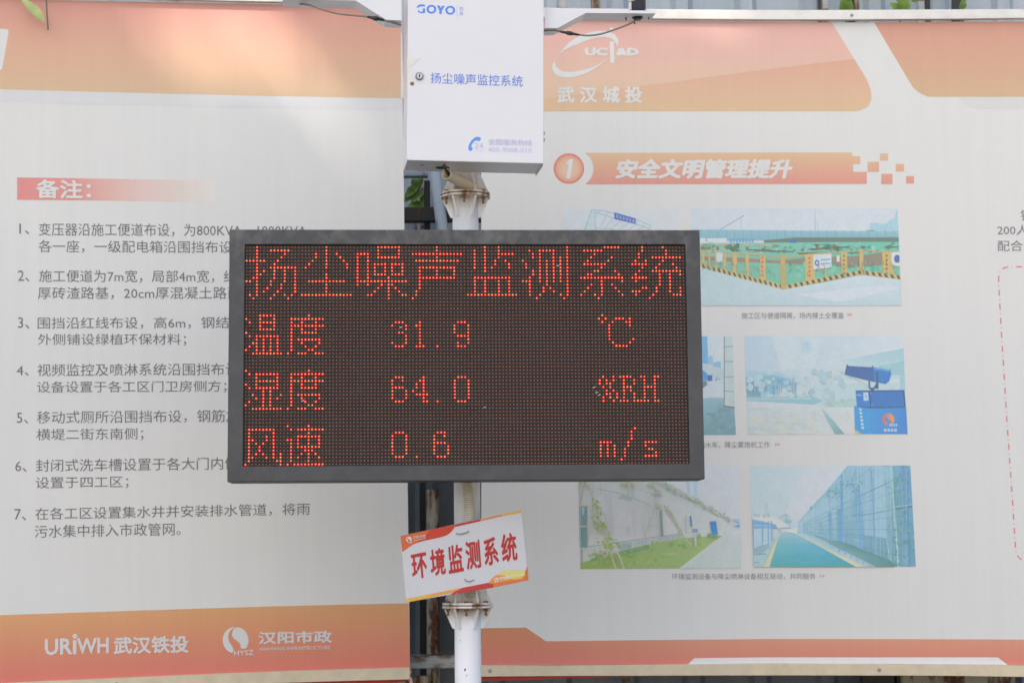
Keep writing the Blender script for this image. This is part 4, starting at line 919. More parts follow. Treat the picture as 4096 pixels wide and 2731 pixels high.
TITLE = ["3 23 38-44 55 69 73 93 104-108 115 121",
 "3 7-12 23 38 44 55 66 69 73 82 85-89 93 98-103 115 122",
 "3 11 20 23 26 32-35 38 44 48-62 66 69 73-77 83 85 89 93 101 114 122",
 "3 10 20 23 27 32 35 38-44 55 66 69 73 83 85 89 91 93 100 106 114 118-126",
 "0-5 9 19 23 28 32 35 49-61 66 69 72 75 80 85 87 89 91 93 99 105 113 116 121",
 "3 8 18 23 29 32 35 37-40 42-45 66 69 72 76 81 85 87 89 91 93 98-104 112-116 120 124",
 "3 7-14 17 23 29 32 35 37 40 42 45 50-60 66 69 71 76 81 85 87 89 91 93 103 115 119 125",
 "3 5 8 11 14 32 35 37 40 42 45 50 55 60 69 83 85 87 89 91 93 101 102 107 114 118-126",
 "3 4 8 11 14 23 32 35 37-40 42-45 50 55 60 83 85 87 89 91 93 99 100 108 113 120 123 126",
 "2 3 8 11 14 23 32 35 41 50-60 66-76 82 85 87 89 91 93 97-109 112-116 120 123",
 "0 1 3 7 11 14 18-28 32-46 50 66 69 73 76 80-82 85 87 89 91 93 103 109 113 120 123",
 "3 7 10 14 23 32 35 39 41 42 50 66 69 73 76 82 87 93 100 103 106 120 123",
 "3 6 10 14 23 38 41 43 50 66 69 73 76 82 86 88 93 99 103 107 115 116 119 123 126",
 "3 5 9 14 23 37 41 44 49 66 69 73 76 82 86 89 93 98 103 108 112-114 119 123 126",
 "1 3 8 11 13 16-30 35 36 41 45 46 49 64-78 82 85 91 93 97 101 103 109 113 118 124-126",
 "2 7 12 41 48 84 92 102 117"]
for r, s in enumerate(TITLE): rows_on(r, s)
DU = ["18", "13-22", "13 16 20", "13-22", "13 16 20", "13 16-20", "13", "13 15-21", "13 16 21", "13 17 20", "13 18 19", "12 15-17 20-22"]
WEN = ["4-8", "0 4 8", "1 4-8", "4 8", "4-8", "0", "1 3-9", "3 5 7 9", "2 3 5 7 9", "1 3 5 7 9", "0 3 5 7 9", "2-10"]
SHI = ["0", "1 3-9", "3 9", "3-9", "0 3 9", "1 3-9", "5 7", "2 5 7 10", "3 5 7 9", "1 5 7", "0 5 7", "2-10"]
FENG = ["", "1-8", "1 8", "1 6 8", "1 2 6 8", "1 3 5 8", "1 4 8", "1 4 8", "1 3 5 8 10", "1 2 6 8 10", "1 9 10", "0 10"]
SU = ["12 18", "13 15-22", "18", "15-21", "12 13 15 18 21", "13 15 18 21", "13 15-21", "13 17-19", "13 16 18 20", "13 15 18 21", "13 18", "12 14-22"]
for i in range(12):
    rows_on(20+i, WEN[i]); rows_on(20+i, DU[i]); rows_on(36+i, SHI[i]); rows_on(36+i, DU[i]); rows_on(52+i, FENG[i]); rows_on(52+i, SU[i])
V1 = ["43-45 50 61-63", "42 46 49 50 60 64", "46 50 60 64", "44 45 50 60 64", "46 50 61-64", "46 50 64", "42 46 50 61 64", "43-45 49-51 55 61-63"]
V2 = ["43-45 51 61-63", "42 45 50 51 60 64", "42 49 51 60 64", "42-45 49 51 60 64", "42 46 48 51 60 64", "42 46 49-52 60 64", "42 46 51 60 64", "43-45 51 52 55 61-63"]
V3 = ["43-45 55-57", "42 46 54 57", "42 46 54", "42 46 54-57", "42 46 54 58", "42 46 54 58", "42 46 54 58", "43-45 49 55-57"]
for i in range(8): rows_on(22+i, V1[i]); rows_on(38+i, V2[i]); rows_on(54+i, V3[i])
for i, s in enumerate(["103", "102 104 107-109 111", "103 106 110 111", "105 111", "105", "105", "105", "105 112", "106 111", "107-110"]): rows_on(20+i, s)
for i, s in enumerate(["103 106 108-111 114 115 118 119", "102 104 106 109 112 115 118", "102 104 105 109 112 115 118", "103 105 109-111 115-118", "104 106 109 111 115 118", "104 105 107 109 112 115 118", "103 105 107 109 112 115 118", "103 106 108-110 112-116 118 119"]): rows_on(38+i, s)
for i, s in enumerate(["112", "111", "111", "111", "102-105 110 115-118", "102 104 106 110 115", "102 104 106 109 116 117", "102 104 106 109 118", "102 104 106 109 115-118", "108"]): rows_on(53+i, s)
su = (D3[1]-D3[0])/127; sv = (D3[3]-D3[0])/63          # one LED pitch across and down
def dome(mb, p, a, c, h, m, n_=8):
    k = len(mb.v); ua, va = su.normalized(), sv.normalized()
    for (f, hh) in ((1, 0), (.72, h*.7)):
        for j in range(n_):
            t = 2*math.pi*j/n_; mb.v.append(p + ua*(a*f*math.cos(t)) + va*(c*f*math.sin(t)) + n*hh)
    mb.v.append(p+n*h)
    for j in range(n_):
        j2 = (j+1) % n_
        mb.face([k+j2, k+j, k+n_+j, k+n_+j2], m, None, True); mb.face([k+n_+j2, k+n_+j, k+2*n_], m, None, True)
for mr in range(4):
    for mc in range(4):
        b = MB(); L_ = MB(); c0, r0_ = mc*32, mr*16
        jit = n*random.uniform(-.0006, .0006)
        e0, e1 = c0-.5+.03, c0+31.5-.03; q0, q1 = r0_-.5+.03, r0_+15.5-.03
        if mc == 0: e0 -= .25
        if mc == 3: e1 += .25
        A, B_, C_, E_ = grid(e0, q0)+jit, grid(e1, q0)+jit, grid(e1, q1)+jit, grid(e0, q1)+jit
        b.box(E_-n*.012, B_-A, A-E_, n*.012, 0)
        for r in range(16):
            rr = r0_+r; t0 = rr-.46
            A, B_ = grid(e0, t0)+jit, grid(e1, t0)+jit
            b.box(A, B_-A, sv*.10, n*.0042, 0)          # visor over each row of LEDs
            for c in range(32):
                p = grid(c0+c, rr)+jit + su*random.uniform(-.02, .02) + sv*random.uniform(-.02, .02)
                if c0+c in lit.get(rr, ()):
                    e_ = random.uniform(.88, 1.1); dome(L_, p, .0030*e_, .0030*e_, .0032, 0); dome(L_, p+n*.0018+su*random.uniform(-.04, .04), .0010*e_, .0012*e_, .0030, 1)
                else: dome(b, p, .0026, .0018, .0026, 1, 6)
        mo = b.build('led_module', [M['visor'], M['led_off']], LED)
        if L_.v: L_.build('lit_led', [M['led_on'], M['led_core']], mo)
# tiny scuffs on the face of the display
b = MB()
for x, y, a in ((2372, 1552, .5), (2382, 1571, .2), (2392, 1582, .3), (1598, 1310, .1), (1205, 1604, .2), (2226, 1064, .2), (1934, 1631, .3)):
    p = S_SCREEN.p(x, y, -.0045); ux = (S_SCREEN.u*math.cos(a)+S_SCREEN.v*math.sin(a))
    b.box(p, ux*.008, S_SCREEN.v*.0018, n*.0006, 0)
b.build('scuff', M['sticker'], LED)
# brackets holding the display to the pole
b = MB()
for py in (1050, 1780):
    p = S_SCREEN.p(1866, py, -DEPTH-.0005); q = Vector((POLE_X, POLE_Y, p.z))
    b.box(p-S_SCREEN.u*.06-S_SCREEN.v*.02, S_SCREEN.u*.12, S_SCREEN.v*.04, -n*((q-p).length-.03))
b.build('pole_bracket', M['frame'], LED)

# ------------------------------------------------------------------ the pole
POLE = thing('monitoring_pole', (POLE_X, POLE_Y, 0), 'white painted round steel pole with rusty bolted flanges holding the display', 'pole')
RP = .0395
b = MB(); zs = [0, FLANGES[0]-.0085]
b.tube([(POLE_X, POLE_Y, 0), (POLE_X, POLE_Y, FLANGES[0]-.008)], RP, 40); b.build('lower_shaft', M['pole'], POLE)
b = MB(); b.tube([(POLE_X, POLE_Y, FLANGES[0]+.008), (POLE_X, POLE_Y, FLANGES[1]-.0085)], RP, 40); b.build('middle_shaft', M['pole'], POLE)
b = MB(); b.tube([(POLE_X, POLE_Y, FLANGES[1]+.008), (POLE_X, POLE_Y, 3.55)], RP*.96, 40); b.build('upper_shaft', M['pole'], POLE)
for fz in FLANGES:
    for s_ in (-1, 1):
        b = MB(); z0 = fz+(.0012 if s_ > 0 else -.0082)
        RF = .0765
        b.tube([(POLE_X, POLE_Y, z0), (POLE_X, POLE_Y, z0+.0012), (POLE_X, POLE_Y, z0+.0058), (POLE_X, POLE_Y, z0+.007)], [RF-.0012, RF, RF, RF-.0012], 48)
        fl = b.build('flange_plate', M['pole'], POLE)
        for k in range(6):
            a = R(-90+28+60*k); cs, sn = math.cos(a), math.sin(a); rd = Vector((cs, sn, 0)); tg = Vector((-sn, cs, 0))
            zb = z0+(.007 if s_ > 0 else 0); c = Vector((POLE_X, POLE_Y, zb))
            pr = [c+rd*(RP-.004), c+rd*(RF-.007), c+rd*(RF-.007)+Vector((0, 0, s_*.006)), c+rd*(RP+.006)+Vector((0, 0, s_*.060)), c+rd*(RP-.004)+Vector((0, 0, s_*.060))]
            b = MB(); b.prism([q-tg*.003 for q in pr], tg*.006); b.build('gusset', M['pole'], fl)
    for k in range(6):
        a = R(-90-2+60*k); p = Vector((POLE_X+math.cos(a)*.0655, POLE_Y+math.sin(a)*.0655, fz))
        b = MB()
        b.tube([p+Vector((0, 0, -.0145)), p+Vector((0, 0, -.0085))], .0068, 6); b.tube([p+Vector((0, 0, -.030)), p+Vector((0, 0, -.014))], .0036, 10)
        b.tube([p+Vector((0, 0, .0085)), p+Vector((0, 0, .0135))], .0068, 6)
        b.build('bolt', M['brass'], POLE)
b = MB()
for px, py, wd, ht in ((1860, 2677, 7, 12), (1866, 2700, 5, 5), (1842, 2560, 3, 4)):   # paint knocked off down to the primer
    P = []
    for ax_, ay_ in ((-1, .6), (-.2, 1), (.9, .2), (1, -.8), (.1, -1), (-.8, -.3)):
        q_ = S_POLE.p(px+ax_*wd/2, py+ay_*ht/2); dx = q_.x-POLE_X
        P.append(CAM_POS + (q_-CAM_POS)*((POLE_Y-math.sqrt(RP*RP-dx*dx*.9)-.0006)/POLE_Y))
    b.poly(P)
b.build('paint_chip', M['sensor'], POLE)
# base plate on the ground
b = MB(); b.box((POLE_X-.15, POLE_Y-.15, 0), (.30, 0, 0), (0, .30, 0), (0, 0, .012)); b.build('base_plate', M['pole'], POLE, .003)

# ------------------------------------------------------------------ control box
bl, br = S_BOX.p(1627, 636), S_BOX.p(2175, 650)
ub = br-bl; ub.z = 0; ub.normalize(); WB = (br-bl).length; nb = Vector((ub.y, -ub.x, 0)); vb = Vector((0, 0, 1))
zb = (bl.z+br.z)/2; tilt = (br.z-bl.z)
HB, DB = .56, .178
bl2 = Vector((bl.x, bl.y, bl.z))
ubx = (br-bl).normalized()                       # it hangs a touch out of level
vbx = (vb - ubx*vb.dot(ubx)).normalized()
BOX = thing('control_box', tuple(bl-nb*DB*.5), 'white wall mounted style control box with blue lettering above the display', 'control box')
b = MB(); b.box(bl-nb*DB, ubx*WB, vbx*HB, nb*(DB-.014)); body = b.build('cabinet', M['paint_box'], BOX, .002)
b = MB(); b.box(bl-nb*.013+ubx*.0-vbx*.004, ubx*WB, vbx*(HB+.008), nb*.013); door = b.build('door', M['paint_box'], BOX, .0025)
SB = Surf(bl.x, bl.y, math.atan2(ub.y, ub.x))
BLU = (.10, .26, .82, 1); PALE = (.50, .52, .82, 1); MIDB = (.16, .27, .78, 1)
b = MB(); Z = lambda x, y: (1590+x/7.587, y/7.587)
off = .0006
g1 = spline([(583, 265), (605, 190), (660, 155), (720, 143), (835, 152)], 6) + [(835, 208)] + spline([(760, 205), (690, 215), (630, 240), (583, 265)], 5)
g2 = spline([(640, 305), (660, 345), (700, 362), (770, 362)], 5) + [(768, 268), (838, 268), (836, 405)] + spline([(836, 405), (770, 412), (700, 408), (620, 380)], 5) + [(625, 330)]
for gpoly in (g1[:-1], g2): b.poly([SB.p(*Z(*q), off) for q in gpoly], 0, BLU)
def ring(cx, cy, rx, ry, ix, iy):
    o_ = circ(cx, cy, rx, ry=ry, n=40); i_ = circ(cx, cy, ix, ry=iy, n=40)
    for k in range(40): b.poly([SB.p(*Z(*q), off) for q in (o_[k], o_[(k+1) % 40], i_[(k+1) % 40], i_[k])], 0, BLU)
ring(1030, 292, 148, 134, 82, 78); ring(1600, 324, 150, 134, 84, 78)
b.poly([SB.p(*Z(*q), off) for q in ((1195, 175), (1280, 180), (1318, 262), (1352, 186), (1435, 192), (1345, 340), (1345, 440), (1268, 438), (1268, 335))], 0, BLU)
b.poly([SB.p(*Z(*q), off) for q in ((1800, 175), (1812, 175), (1812, 525), (1800, 525))], 0, PALE)
text(b, SB, '共', (Z(1875, 215), Z(2005, 222), Z(2005, 340), Z(1875, 333)), MIDB, off, .0)
text(b, SB, '友', (Z(1875, 352), Z(2005, 359), Z(2005, 482), Z(1875, 475)), MIDB, off, .0)
b.build('logo_lettering', M['board'], door)
b = MB(); text(b, SB, '扬尘噪声监控系统', ((1722, 291), (2091, 304), (2091, 349), (1722, 334)), MIDB, off, .003); b.build('lettering', M['board'], door)
b = MB(); Z2 = lambda x, y: (1840+x/6.533, 520+y/6.533)
ph = spline([(470, 185), (515, 195), (548, 232), (535, 265), (490, 300), (462, 292), (440, 275), (390, 290), (330, 355), (295, 420), (300, 445), (328, 480), (325, 515), (290, 553), (250, 548), (222, 510), (220, 450), (245, 370), (300, 280), (380, 210), (430, 186), (470, 185)], 5)
b.poly([SB.p(*Z2(*q), off) for q in ph[:-1]], 0, (.12, .32, .85, 1))
text(b, SB, '24', (Z2(375, 343), Z2(605, 350), Z2(605, 492), Z2(375, 488)), PALE, off, -.004)
text(b, SB, 'HOURS', (Z2(372, 525), Z2(605, 530), Z2(605, 562), Z2(372, 558)), (.60, .64, .84, 1), off)
text(b, SB, '全国服务热线', (Z2(735, 232), Z2(1880, 262), Z2(1880, 420), Z2(735, 392)), PALE, off, .002)
text(b, SB, '400-9008-010', (Z2(735, 452), Z2(1872, 485), Z2(1872, 607), Z2(735, 575)), PALE, off, .0)
b.build('lettering', M['board'], door)
b = MB(); p = SB.p(1677.5, 306.5, .0)
b.tube([p, p+nb*.004, p+nb*.006], [.0118, .0118, .0112], 28); lk = b.build('lock', M['lock_ring'], door)
b = MB(); b.tube([p+nb*.0055, p+nb*.0075], .0085, 24); b.build('lock_face', M['chrome'], lk)
b = MB(); b.box(p-ubx*.0018-vbx*.0045+nb*.0076, ubx*.0036, vbx*.009, nb*.0003); b.build('keyhole', M['steel_dark'], lk)
b = MB(); p = SB.p(1648.5, 335, 0); b.tube([p, p+nb*.002, p+nb*.003], [.0058, .0055, .003], 14); b.build('screw', M['brass'], door)
b = MB(); q = [(1629, 231), (1685, 233), (1668, 246), (1656, 254), (1650, 262), (1640, 268), (1640, 280), (1634, 300), (1629, 300)]
b.prism([SB.p(x, y, .0004) for x, y in q], nb*.0007); b.build('peeling_film', M['sticker'], door)
# hole under the box, drip lips, a small vent slot
b = MB(); c = S_BOX.p(1768, 672); zc = bl.z-.0002
hx = bl+ubx*.115-nb*.115-vbx*.0006
b.tube([hx, hx-vbx*.0006], .021, 24); b.build('cable_hole', M['steel_dark'], BOX)
b = MB(); hx = bl+ubx*.045-nb*.08-vbx*.0006; b.box(hx, ubx*.011, -nb*.005, -vbx*.0006); b.build('slot', M['steel_dark'], BOX)
for s_ in (0, 1):
    b = MB(); o_ = bl+ubx*(WB-.002 if s_ else 0)-nb*DB-vbx*.007; b.box(o_, ubx*.002, vbx*.007, nb*(DB-.014)); b.build('drip_lip', M['paint_box'], BOX)
for py in (538, 564):
    b = MB(); p = SB.p(2177, py); b.box(p-nb*.006, ubx*.003, vbx*.010, -nb*.008); b.build('hinge_pin', M['screw'], BOX)
# arms: folded sheet channels left and right of the box
def arm(parent, side, front, lipz, yb_):
    pass
def arm_mesh(outline, dep, m=M['paint_box']):
    """outline: pixels of the front web, followed by the folded lower flange along the given edge run"""
    pass
ARMD = .085; NARM = nb
SA = Surf((bl-nb*.03).x, (bl-nb*.03).y, math.atan2(ub.y, ub.x))
def build_arm(web, fl_from, fl_to, name='sensor_arm'):
    b = MB(); P = [SA.p(*q) for q in web]
    b.prism(P, -nb*.002)
    for i in range(fl_from, fl_to):             # lower flange folded back from the web's lower edge
        a, c = P[i], P[i+1]; e = -nb*ARMD
        dn = Vector((0, 0, .0018))
        b.prism([a-nb*.002, c-nb*.002, c+e, a+e], dn)
    return b.build(name, M['paint_box'], BOX)
aw = [(2179, 31), (2282, 35), (2340, 37), (2365, 41), (2622, 44), (2622, 55), (2343, 53), (2227, 114), (2179, 113)]
a1 = build_arm(aw, 5, 8)
aw2 = [(1606, -44), (1606, 83), (1543, 80), (1424, 4), (1130, -4), (1130, -16), (1424, -30)]
a2 = build_arm(aw2, 1, 4)
b = MB()                                        # screws hanging from the right arm
for px, py in ((2514, 62), (2549, 78), (2606, 60)):
    p = SA.p(px, py-4, -.045); b.tube([p+Vector((0, 0, .012)), p-Vector((0, 0, .006))], .0024, 8)
b.build('screw', M['brass'], a1)
# upper plate of the right arm so things stand on it
b = MB(); P = [SA.p(2500, 45), SA.p(2622, 45)]
b.prism([P[0]-nb*.002, P[1]-nb*.002, P[1]-nb*ARMD, P[0]-nb*ARMD], Vector((0, 0, .002))); b.build('mounting_plate', M['paint_box'], a1)
ztop = P[1].z+.002

# ------------------------------------------------------------------ things carried by the arms
pv = SA.p(2560, 44, -.045); pv.z = ztop
WS = thing('wind_sensor', tuple(pv), 'dark grey cylindrical sensor with white sticker on the right arm tip', 'sensor')
b = MB(); b.tube([pv, pv+Vector((0, 0, .004))], .029, 28); b.build('base_flange', M['black'], WS)
b = MB(); b.tube([pv+Vector((0, 0, .004)), pv+Vector((0, 0, .20))], .0262, 36); b.tube([pv+Vector((0, 0, .20)), pv+Vector((0, 0, .215)), pv+Vector((0, 0, .235))], [.0262, .033, .012], 28); b.build('housing', M['sensor'], WS)
b = MB(); k = len(b.v); m_ = 9
for i in range(m_):
    a = R(180+2+i*8.5)
    for z in (.008, .034, .036, .075): b.v.append(pv+Vector((math.cos(a)*.0266, math.sin(a)*.0266, z)))
for i in range(m_-1):
    for j in (0, 2):
        if j == 0 and i > 4: continue
        b.face([k+4*i+j, k+4*(i+1)+j, k+4*(i+1)+j+1, k+4*i+j+1], 0, None, True)
b.build('sticker', M['sticker'], WS)
for dx in (-.02, .005, .024):
    b = MB(); p = pv+Vector((dx, -.022+.2*abs(dx)*.5, .004)); b.tube([p, p+Vector((0, 0, .004))], .0035, 8); b.build('screw', M['chrome'], WS)
b = MB(); p = pv-Vector((0, 0, .004)); b.tube([p, p-Vector((0, 0, .009))], .017, 20); b.tube([p-Vector((0, 0, .009)), p-Vector((0, 0, .014))], .011, 16); b.build('cable_gland', M['black'], WS)
pt = SA.p(2256, 33, -.035)
TB = thing('mast_tube', tuple(pt), 'short white round tube standing on the right arm beside the control box', 'tube')
b = MB(); b.tube([pt-Vector((0, 0, .004)), pt+Vector((0, 0, .42))], .0168, 28); b.build('shaft', M['paint_box'], TB)
b = MB(); b.tube([pt-Vector((0, 0, .002)), pt+Vector((0, 0, .0015))], .0195, 28); b.build('weld_ring', M['brass'], TB)
def cable(name, pts, rad, label, collar=None, y0=0, cat='cable'):
    P3 = [SA.p(x, y, o) for x, y, o in pts]
    q = spline([tuple(p) for p in P3], 8)
    o = thing(name, tuple(P3[0]), label, cat, 'cables under the sensor arms')
    b = MB(); b.tube(q, rad, 10); b.build('sheath', M['cable'], o)
    if collar:
        i, w1, w2, mt = collar
        a = Vector(q[i]); c = Vector(q[i+6]); t = (c-a).normalized()
        b = MB(); mid = (a+c)/2; b.tube([mid-t*w1, mid-t*w1*.8, mid-t*w1*.3, mid-t*w1*.25, mid+t*w1*.25, mid+t*w1*.3, mid+t*w1*.8, mid+t*w1], [rad*1.1, w2*.55, w2*.7, w2, w2, w2*.7, w2*.55, rad*1.1], 14)
        b.build('connector', M['black'], o)
    return o
cable('sensor_cable', [(2556, 60, -.045), (2548, 72, -.04), (2510, 95, -.02), (2450, 120, -.01), (2400, 136, -.006), (2350, 142, -.004), (2300, 136, -.004), (2268, 130, -.006), (2240, 122, -.012), (2215, 115, -.02), (2172, 114, -.03)], .0027, 'grey cable drooping under the right arm from the dark sensor', (50, .030, .0062, 0))
cable('sensor_cable', [(1200, 2, -.04), (1236, 12, -.025), (1290, 36, -.01), (1345, 53, -.004), (1400, 60, -.004), (1460, 65, -.006), (1510, 73, -.010), (1550, 80, -.016), (1608, 91, -.03)], .0027, 'grey cable drooping under the left arm above the orange notice header', (44, .026, .0068, 0))

# ------------------------------------------------------------------ conduits
def onY(px, py, y): d_ = ray(px, py); return CAM_POS + d_*(y/d_.y)
a, c = onY(1785, 696, 5.855), onY(1886, 748, 5.985)
UC = thing('conduit_stub', tuple(c), 'smooth open ended beige conduit stub leaning out of the pole under the box', 'conduit')
b = MB(); t = (a-c).normalized(); r_ = .0172
b.tube([c-t*.01, a], r_, 28, caps=False); b.tube([a, a-t*.0001, c+t*.02], [r_, r_-.0035, r_-.0035], 28, caps=False)
b.build('pipe', M['conduit'], UC)
b = MB(); q = spline([tuple(a+Vector((-.012, .0, .05))), tuple(a+Vector((-.004, .0, .02))), tuple(a-t*.02), tuple(a-t*.06)], 6); b.tube(q, .0045, 10); b.build('inner_cable', M['black'], UC)
pts = [onY(1866, 1900, 5.95), onY(1869, 1935, 5.95), onY(1874, 1975, 5.952), onY(1878, 2030, 5.955), onY(1879, 2100, 5.956), onY(1880, 2200, 5.958), onY(1881, 2310, 5.956), onY(1883, 2350, 5.962), onY(1878, 2380, 5.992)]
q = [Vector(v) for v in spline([tuple(p) for p in pts], 40)]
LC = thing('corrugated_conduit', tuple(pts[-1]), 'beige corrugated conduit running down the pole from the display behind the sign', 'conduit')
ln = [0]
for i in range(1, len(q)): ln.append(ln[-1]+(q[i]-q[i-1]).length)
tot = ln[-1]; NS = int(tot/.00065); samp = []
j = 0
for i in range(NS+1):
    s_ = tot*i/NS
    while j < len(ln)-2 and ln[j+1] < s_: j += 1
    f = (s_-ln[j])/max(1e-9, ln[j+1]-ln[j]); samp.append((q[j].lerp(q[j+1], f), s_))
b = MB(); b.tube([p for p, _ in samp], [.0158-.0022*max(0, math.sin(s_/.0056*2*math.pi))**2 for _, s_ in samp], 24)
for i in range(len(samp)-1):                    # grooves coloured darker than the ridges
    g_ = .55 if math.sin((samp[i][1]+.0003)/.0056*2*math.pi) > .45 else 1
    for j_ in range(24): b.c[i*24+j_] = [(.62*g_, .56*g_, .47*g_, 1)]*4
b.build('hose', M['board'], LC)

# ------------------------------------------------------------------ the tilted sign
Z3 = lambda x, y: (1590+x/3.92, 2030+y/3.92)
SG = thing('name_board', tuple(S_SIGN.p(1866, 2225)), 'tilted white name board with six red characters wired to the lower pole', 'sign')
b = MB(); b.prism([S_SIGN.p(*Z3(*q_)) for q_ in ((45, 440), (1937, 38), (2052, 1135), (140, 1482))], -S_SIGN.n*.004, 0, (.60, .61, .66, 1)); b.build('board', M['board'], SG)
b = MB(); d = Draw(S_SIGN, b, Z3, .0004, .00005)
W_ = lambda c: tuple(c)
def pp(pts, col): 
    P = [S_SIGN.p(*Z3(*q_), d.off) for q_ in pts]
    k = .74/.60
    cols = [tuple(min(.85, v*k) for v in lin(c_))+(1,) for c_ in (col if not isinstance(col[0], (int, float)) else [col]*len(pts))]
    b.poly(P, 0, cols); d.off += d.st
wave = [(45, 440), (510, 340), (895, 262), (900, 300)] + spline([(900, 300), (840, 380), (760, 435), (640, 470), (500, 500), (350, 535), (240, 580), (150, 640), (76, 692)], 5)
pp(wave, (188, 92, 50))
pp([(510, 341), (895, 262), (897, 302)] + spline([(897, 302), (840, 378), (760, 432), (640, 466), (450, 505), (300, 552)], 5)[1:] + [(470, 400)], (178, 54, 38))
pp([(895, 262), (1310, 174), (1290, 212), (905, 298)], (162, 36, 42)); pp([(1310, 174), (1640, 102), (1640, 132), (1290, 212)], (196, 122, 60)); pp([(1640, 102), (1937, 38), (1940, 76), (1640, 134)], (206, 160, 66))
b.build('printed_border', M['board'], SG); b = MB()
pp([(140, 1424), (340, 1384), (540, 1345), (480, 1395), (146, 1482)], (206, 160, 66)); pp([(540, 1345), (1030, 1248), (860, 1330), (480, 1412), (160, 1480), (480, 1395)], (202, 142, 66))
pp([(1030, 1248), (1500, 1158), (1500, 1250), (830, 1360), (880, 1320)], (172, 48, 50)); pp([(1500, 1158), (2052, 1062), (2052, 1135), (1500, 1250)], (190, 104, 60)); pp([(2038, 900), (2046, 1000), (2052, 1135), (1960, 1120), (1990, 1020)], (190, 104, 56))
pp(spline([(1430, 1185), (1480, 1105), (1560, 1050), (1640, 1046), (1740, 1075), (1800, 1105)], 4) + [(1800, 1130), (1500, 1185)], (204, 134, 62))
pp(spline([(1560, 1046), (1640, 985), (1740, 965), (1860, 970), (1990, 985)], 4) + [(1995, 1060), (1900, 1110), (1800, 1108), (1690, 1062)], (192, 188, 122))
pp([(1700, 1085), (1990, 1055), (1950, 1110), (1820, 1125)], (198, 170, 96))
for yy in (1012, 1030, 1046): pp([(1680, yy+64), (2000, yy), (2000, yy+8), (1680, yy+72)], (206, 198, 140))
b.build('printed_border', M['board'], SG)
b = MB(); SW = type('E', (), {'p': staticmethod(lambda x, y, o: S_SIGN.p(*Z3(x, y), o))})
lw = (.70, .66, .62, 1)
swirl(b, SW, 178, 492, 44, lw, .0022); swirl(b, SW, 1548, 1124, 34, lw, .0022)
text(b, S_SIGN, '汉阳市政', (Z3(235, 440), Z3(445, 415), Z3(445, 462), Z3(238, 490)), lw, .0022, .01)
b.poly([S_SIGN.p(*Z3(*q_), .0022) for q_ in ((250, 512), (440, 474), (440, 482), (252, 520))], 0, lw); b.poly([S_SIGN.p(*Z3(*q_), .0022) for q_ in ((170, 540), (235, 535), (235, 548), (172, 552))], 0, lw)
for q_ in (((1590, 1095), (1760, 1066), (1760, 1084), (1592, 1116)), ((1600, 1130), (1780, 1098), (1780, 1106), (1602, 1138)), ((1520, 1160), (1585, 1148), (1585, 1158), (1522, 1168))): b.poly([S_SIGN.p(*Z3(*z), .0022) for z in q_], 0, lw)
b.build('emblem', M['board'], SG)
b = MB(); rd = (.46, .022, .022, 1)
chars = '环境监测系统'
quads = [((205, 735), (445, 690), (475, 1085), (235, 1128)), ((498, 655), (735, 612), (762, 1040), (528, 1082)), ((776, 600), (1012, 556), (1044, 990), (806, 1036)), ((1050, 535), (1282, 490), (1315, 935), (1086, 980)), ((1335, 485), (1545, 445), (1600, 870), (1370, 920)), ((1608, 420), (1850, 375), (1890, 820), (1645, 865))]
for ch, qd in zip(chars, quads): text(b, S_SIGN, ch, [Z3(*q_) for q_ in qd], rd, .0006, .027)
b.build('lettering', M['board'], SG)
for pts in (((930, 405), (960, 412), (1030, 402), (1085, 385), (1112, 372)), ((1062, 1125), (1090, 1148), (1140, 1152), (1190, 1135))):
    b = MB(); P = [S_SIGN.p(*Z3(*q_), .004 if 0 < i < len(pts)-1 else -.006) for i, q_ in enumerate(pts)]
    b.tube(spline([tuple(p) for p in P], 5), .0013, 8)
    for e in (pts[0], pts[-1]):
        c = S_SIGN.p(*Z3(*e)); b.tube([c+S_SIGN.n*.0004, c+S_SIGN.n*.0009], .0032, 10)
    b.build('tie_wire', M['wire'], SG)

# ------------------------------------------------------------------ vines
def leaf(mb, base, tip, width, nrm, m=0, curl=.15):
    base, tip = Vector(base), Vector(tip); ax = tip-base; l = ax.length; ax.normalize(); sd_ = ax.cross(nrm).normalized(); nn = sd_.cross(ax)
    prof = [(0, .02), (.12, .55), (.3, .95), (.5, 1), (.7, .72), (.88, .32), (1, .01)]
    k = len(mb.v)
    for t, w_ in prof:
        c = base+ax*(l*t)-nn*(curl*l*(t-.5)**2)
        mb.v += [c-sd_*(width*w_*.5)+nn*(width*w_*.14), c, c+sd_*(width*w_*.5)+nn*(width*w_*.14)]
    for i in range(len(prof)-1):
        for j in (0, 1):
            a = k+3*i+j; mb.face([a, a+1, a+4, a+3], m, None, True)
def vine(y, stem, leaves, label, mat='leaf', rad=.004):
    P = [onY(px, py, y) for px, py in stem]
    o = thing('climbing_vine', tuple(P[-1]), label, 'vine', 'vines climbing the hoarding')
    b = MB(); b.tube(spline([tuple(p) for p in P], 5), rad, 8); b.build('stem', M['stem'], o)
    for (x0, y0), (x1, y1), wpx in leaves:
        b = MB(); A, B_ = onY(x0, y0, y-.01), onY(x1, y1, y-.02-random.random()*.03); leaf(b, A, B_, wpx*y/FPX, Vector((random.uniform(-.5, .5), -1, random.uniform(-.3, .6))).normalized())
        b.build('leaf', M[mat], o)
    return o
b0 = vine(6.56, [(170, -260), (178, -120), (184, -20), (188, 60), (192, 120)], [((180, 88), (78, -14), 46), ((184, -150), (120, -240), 60)], 'pale green leaf on a thin stem hanging over the notice header corner', 'leaf_pale', .0026)
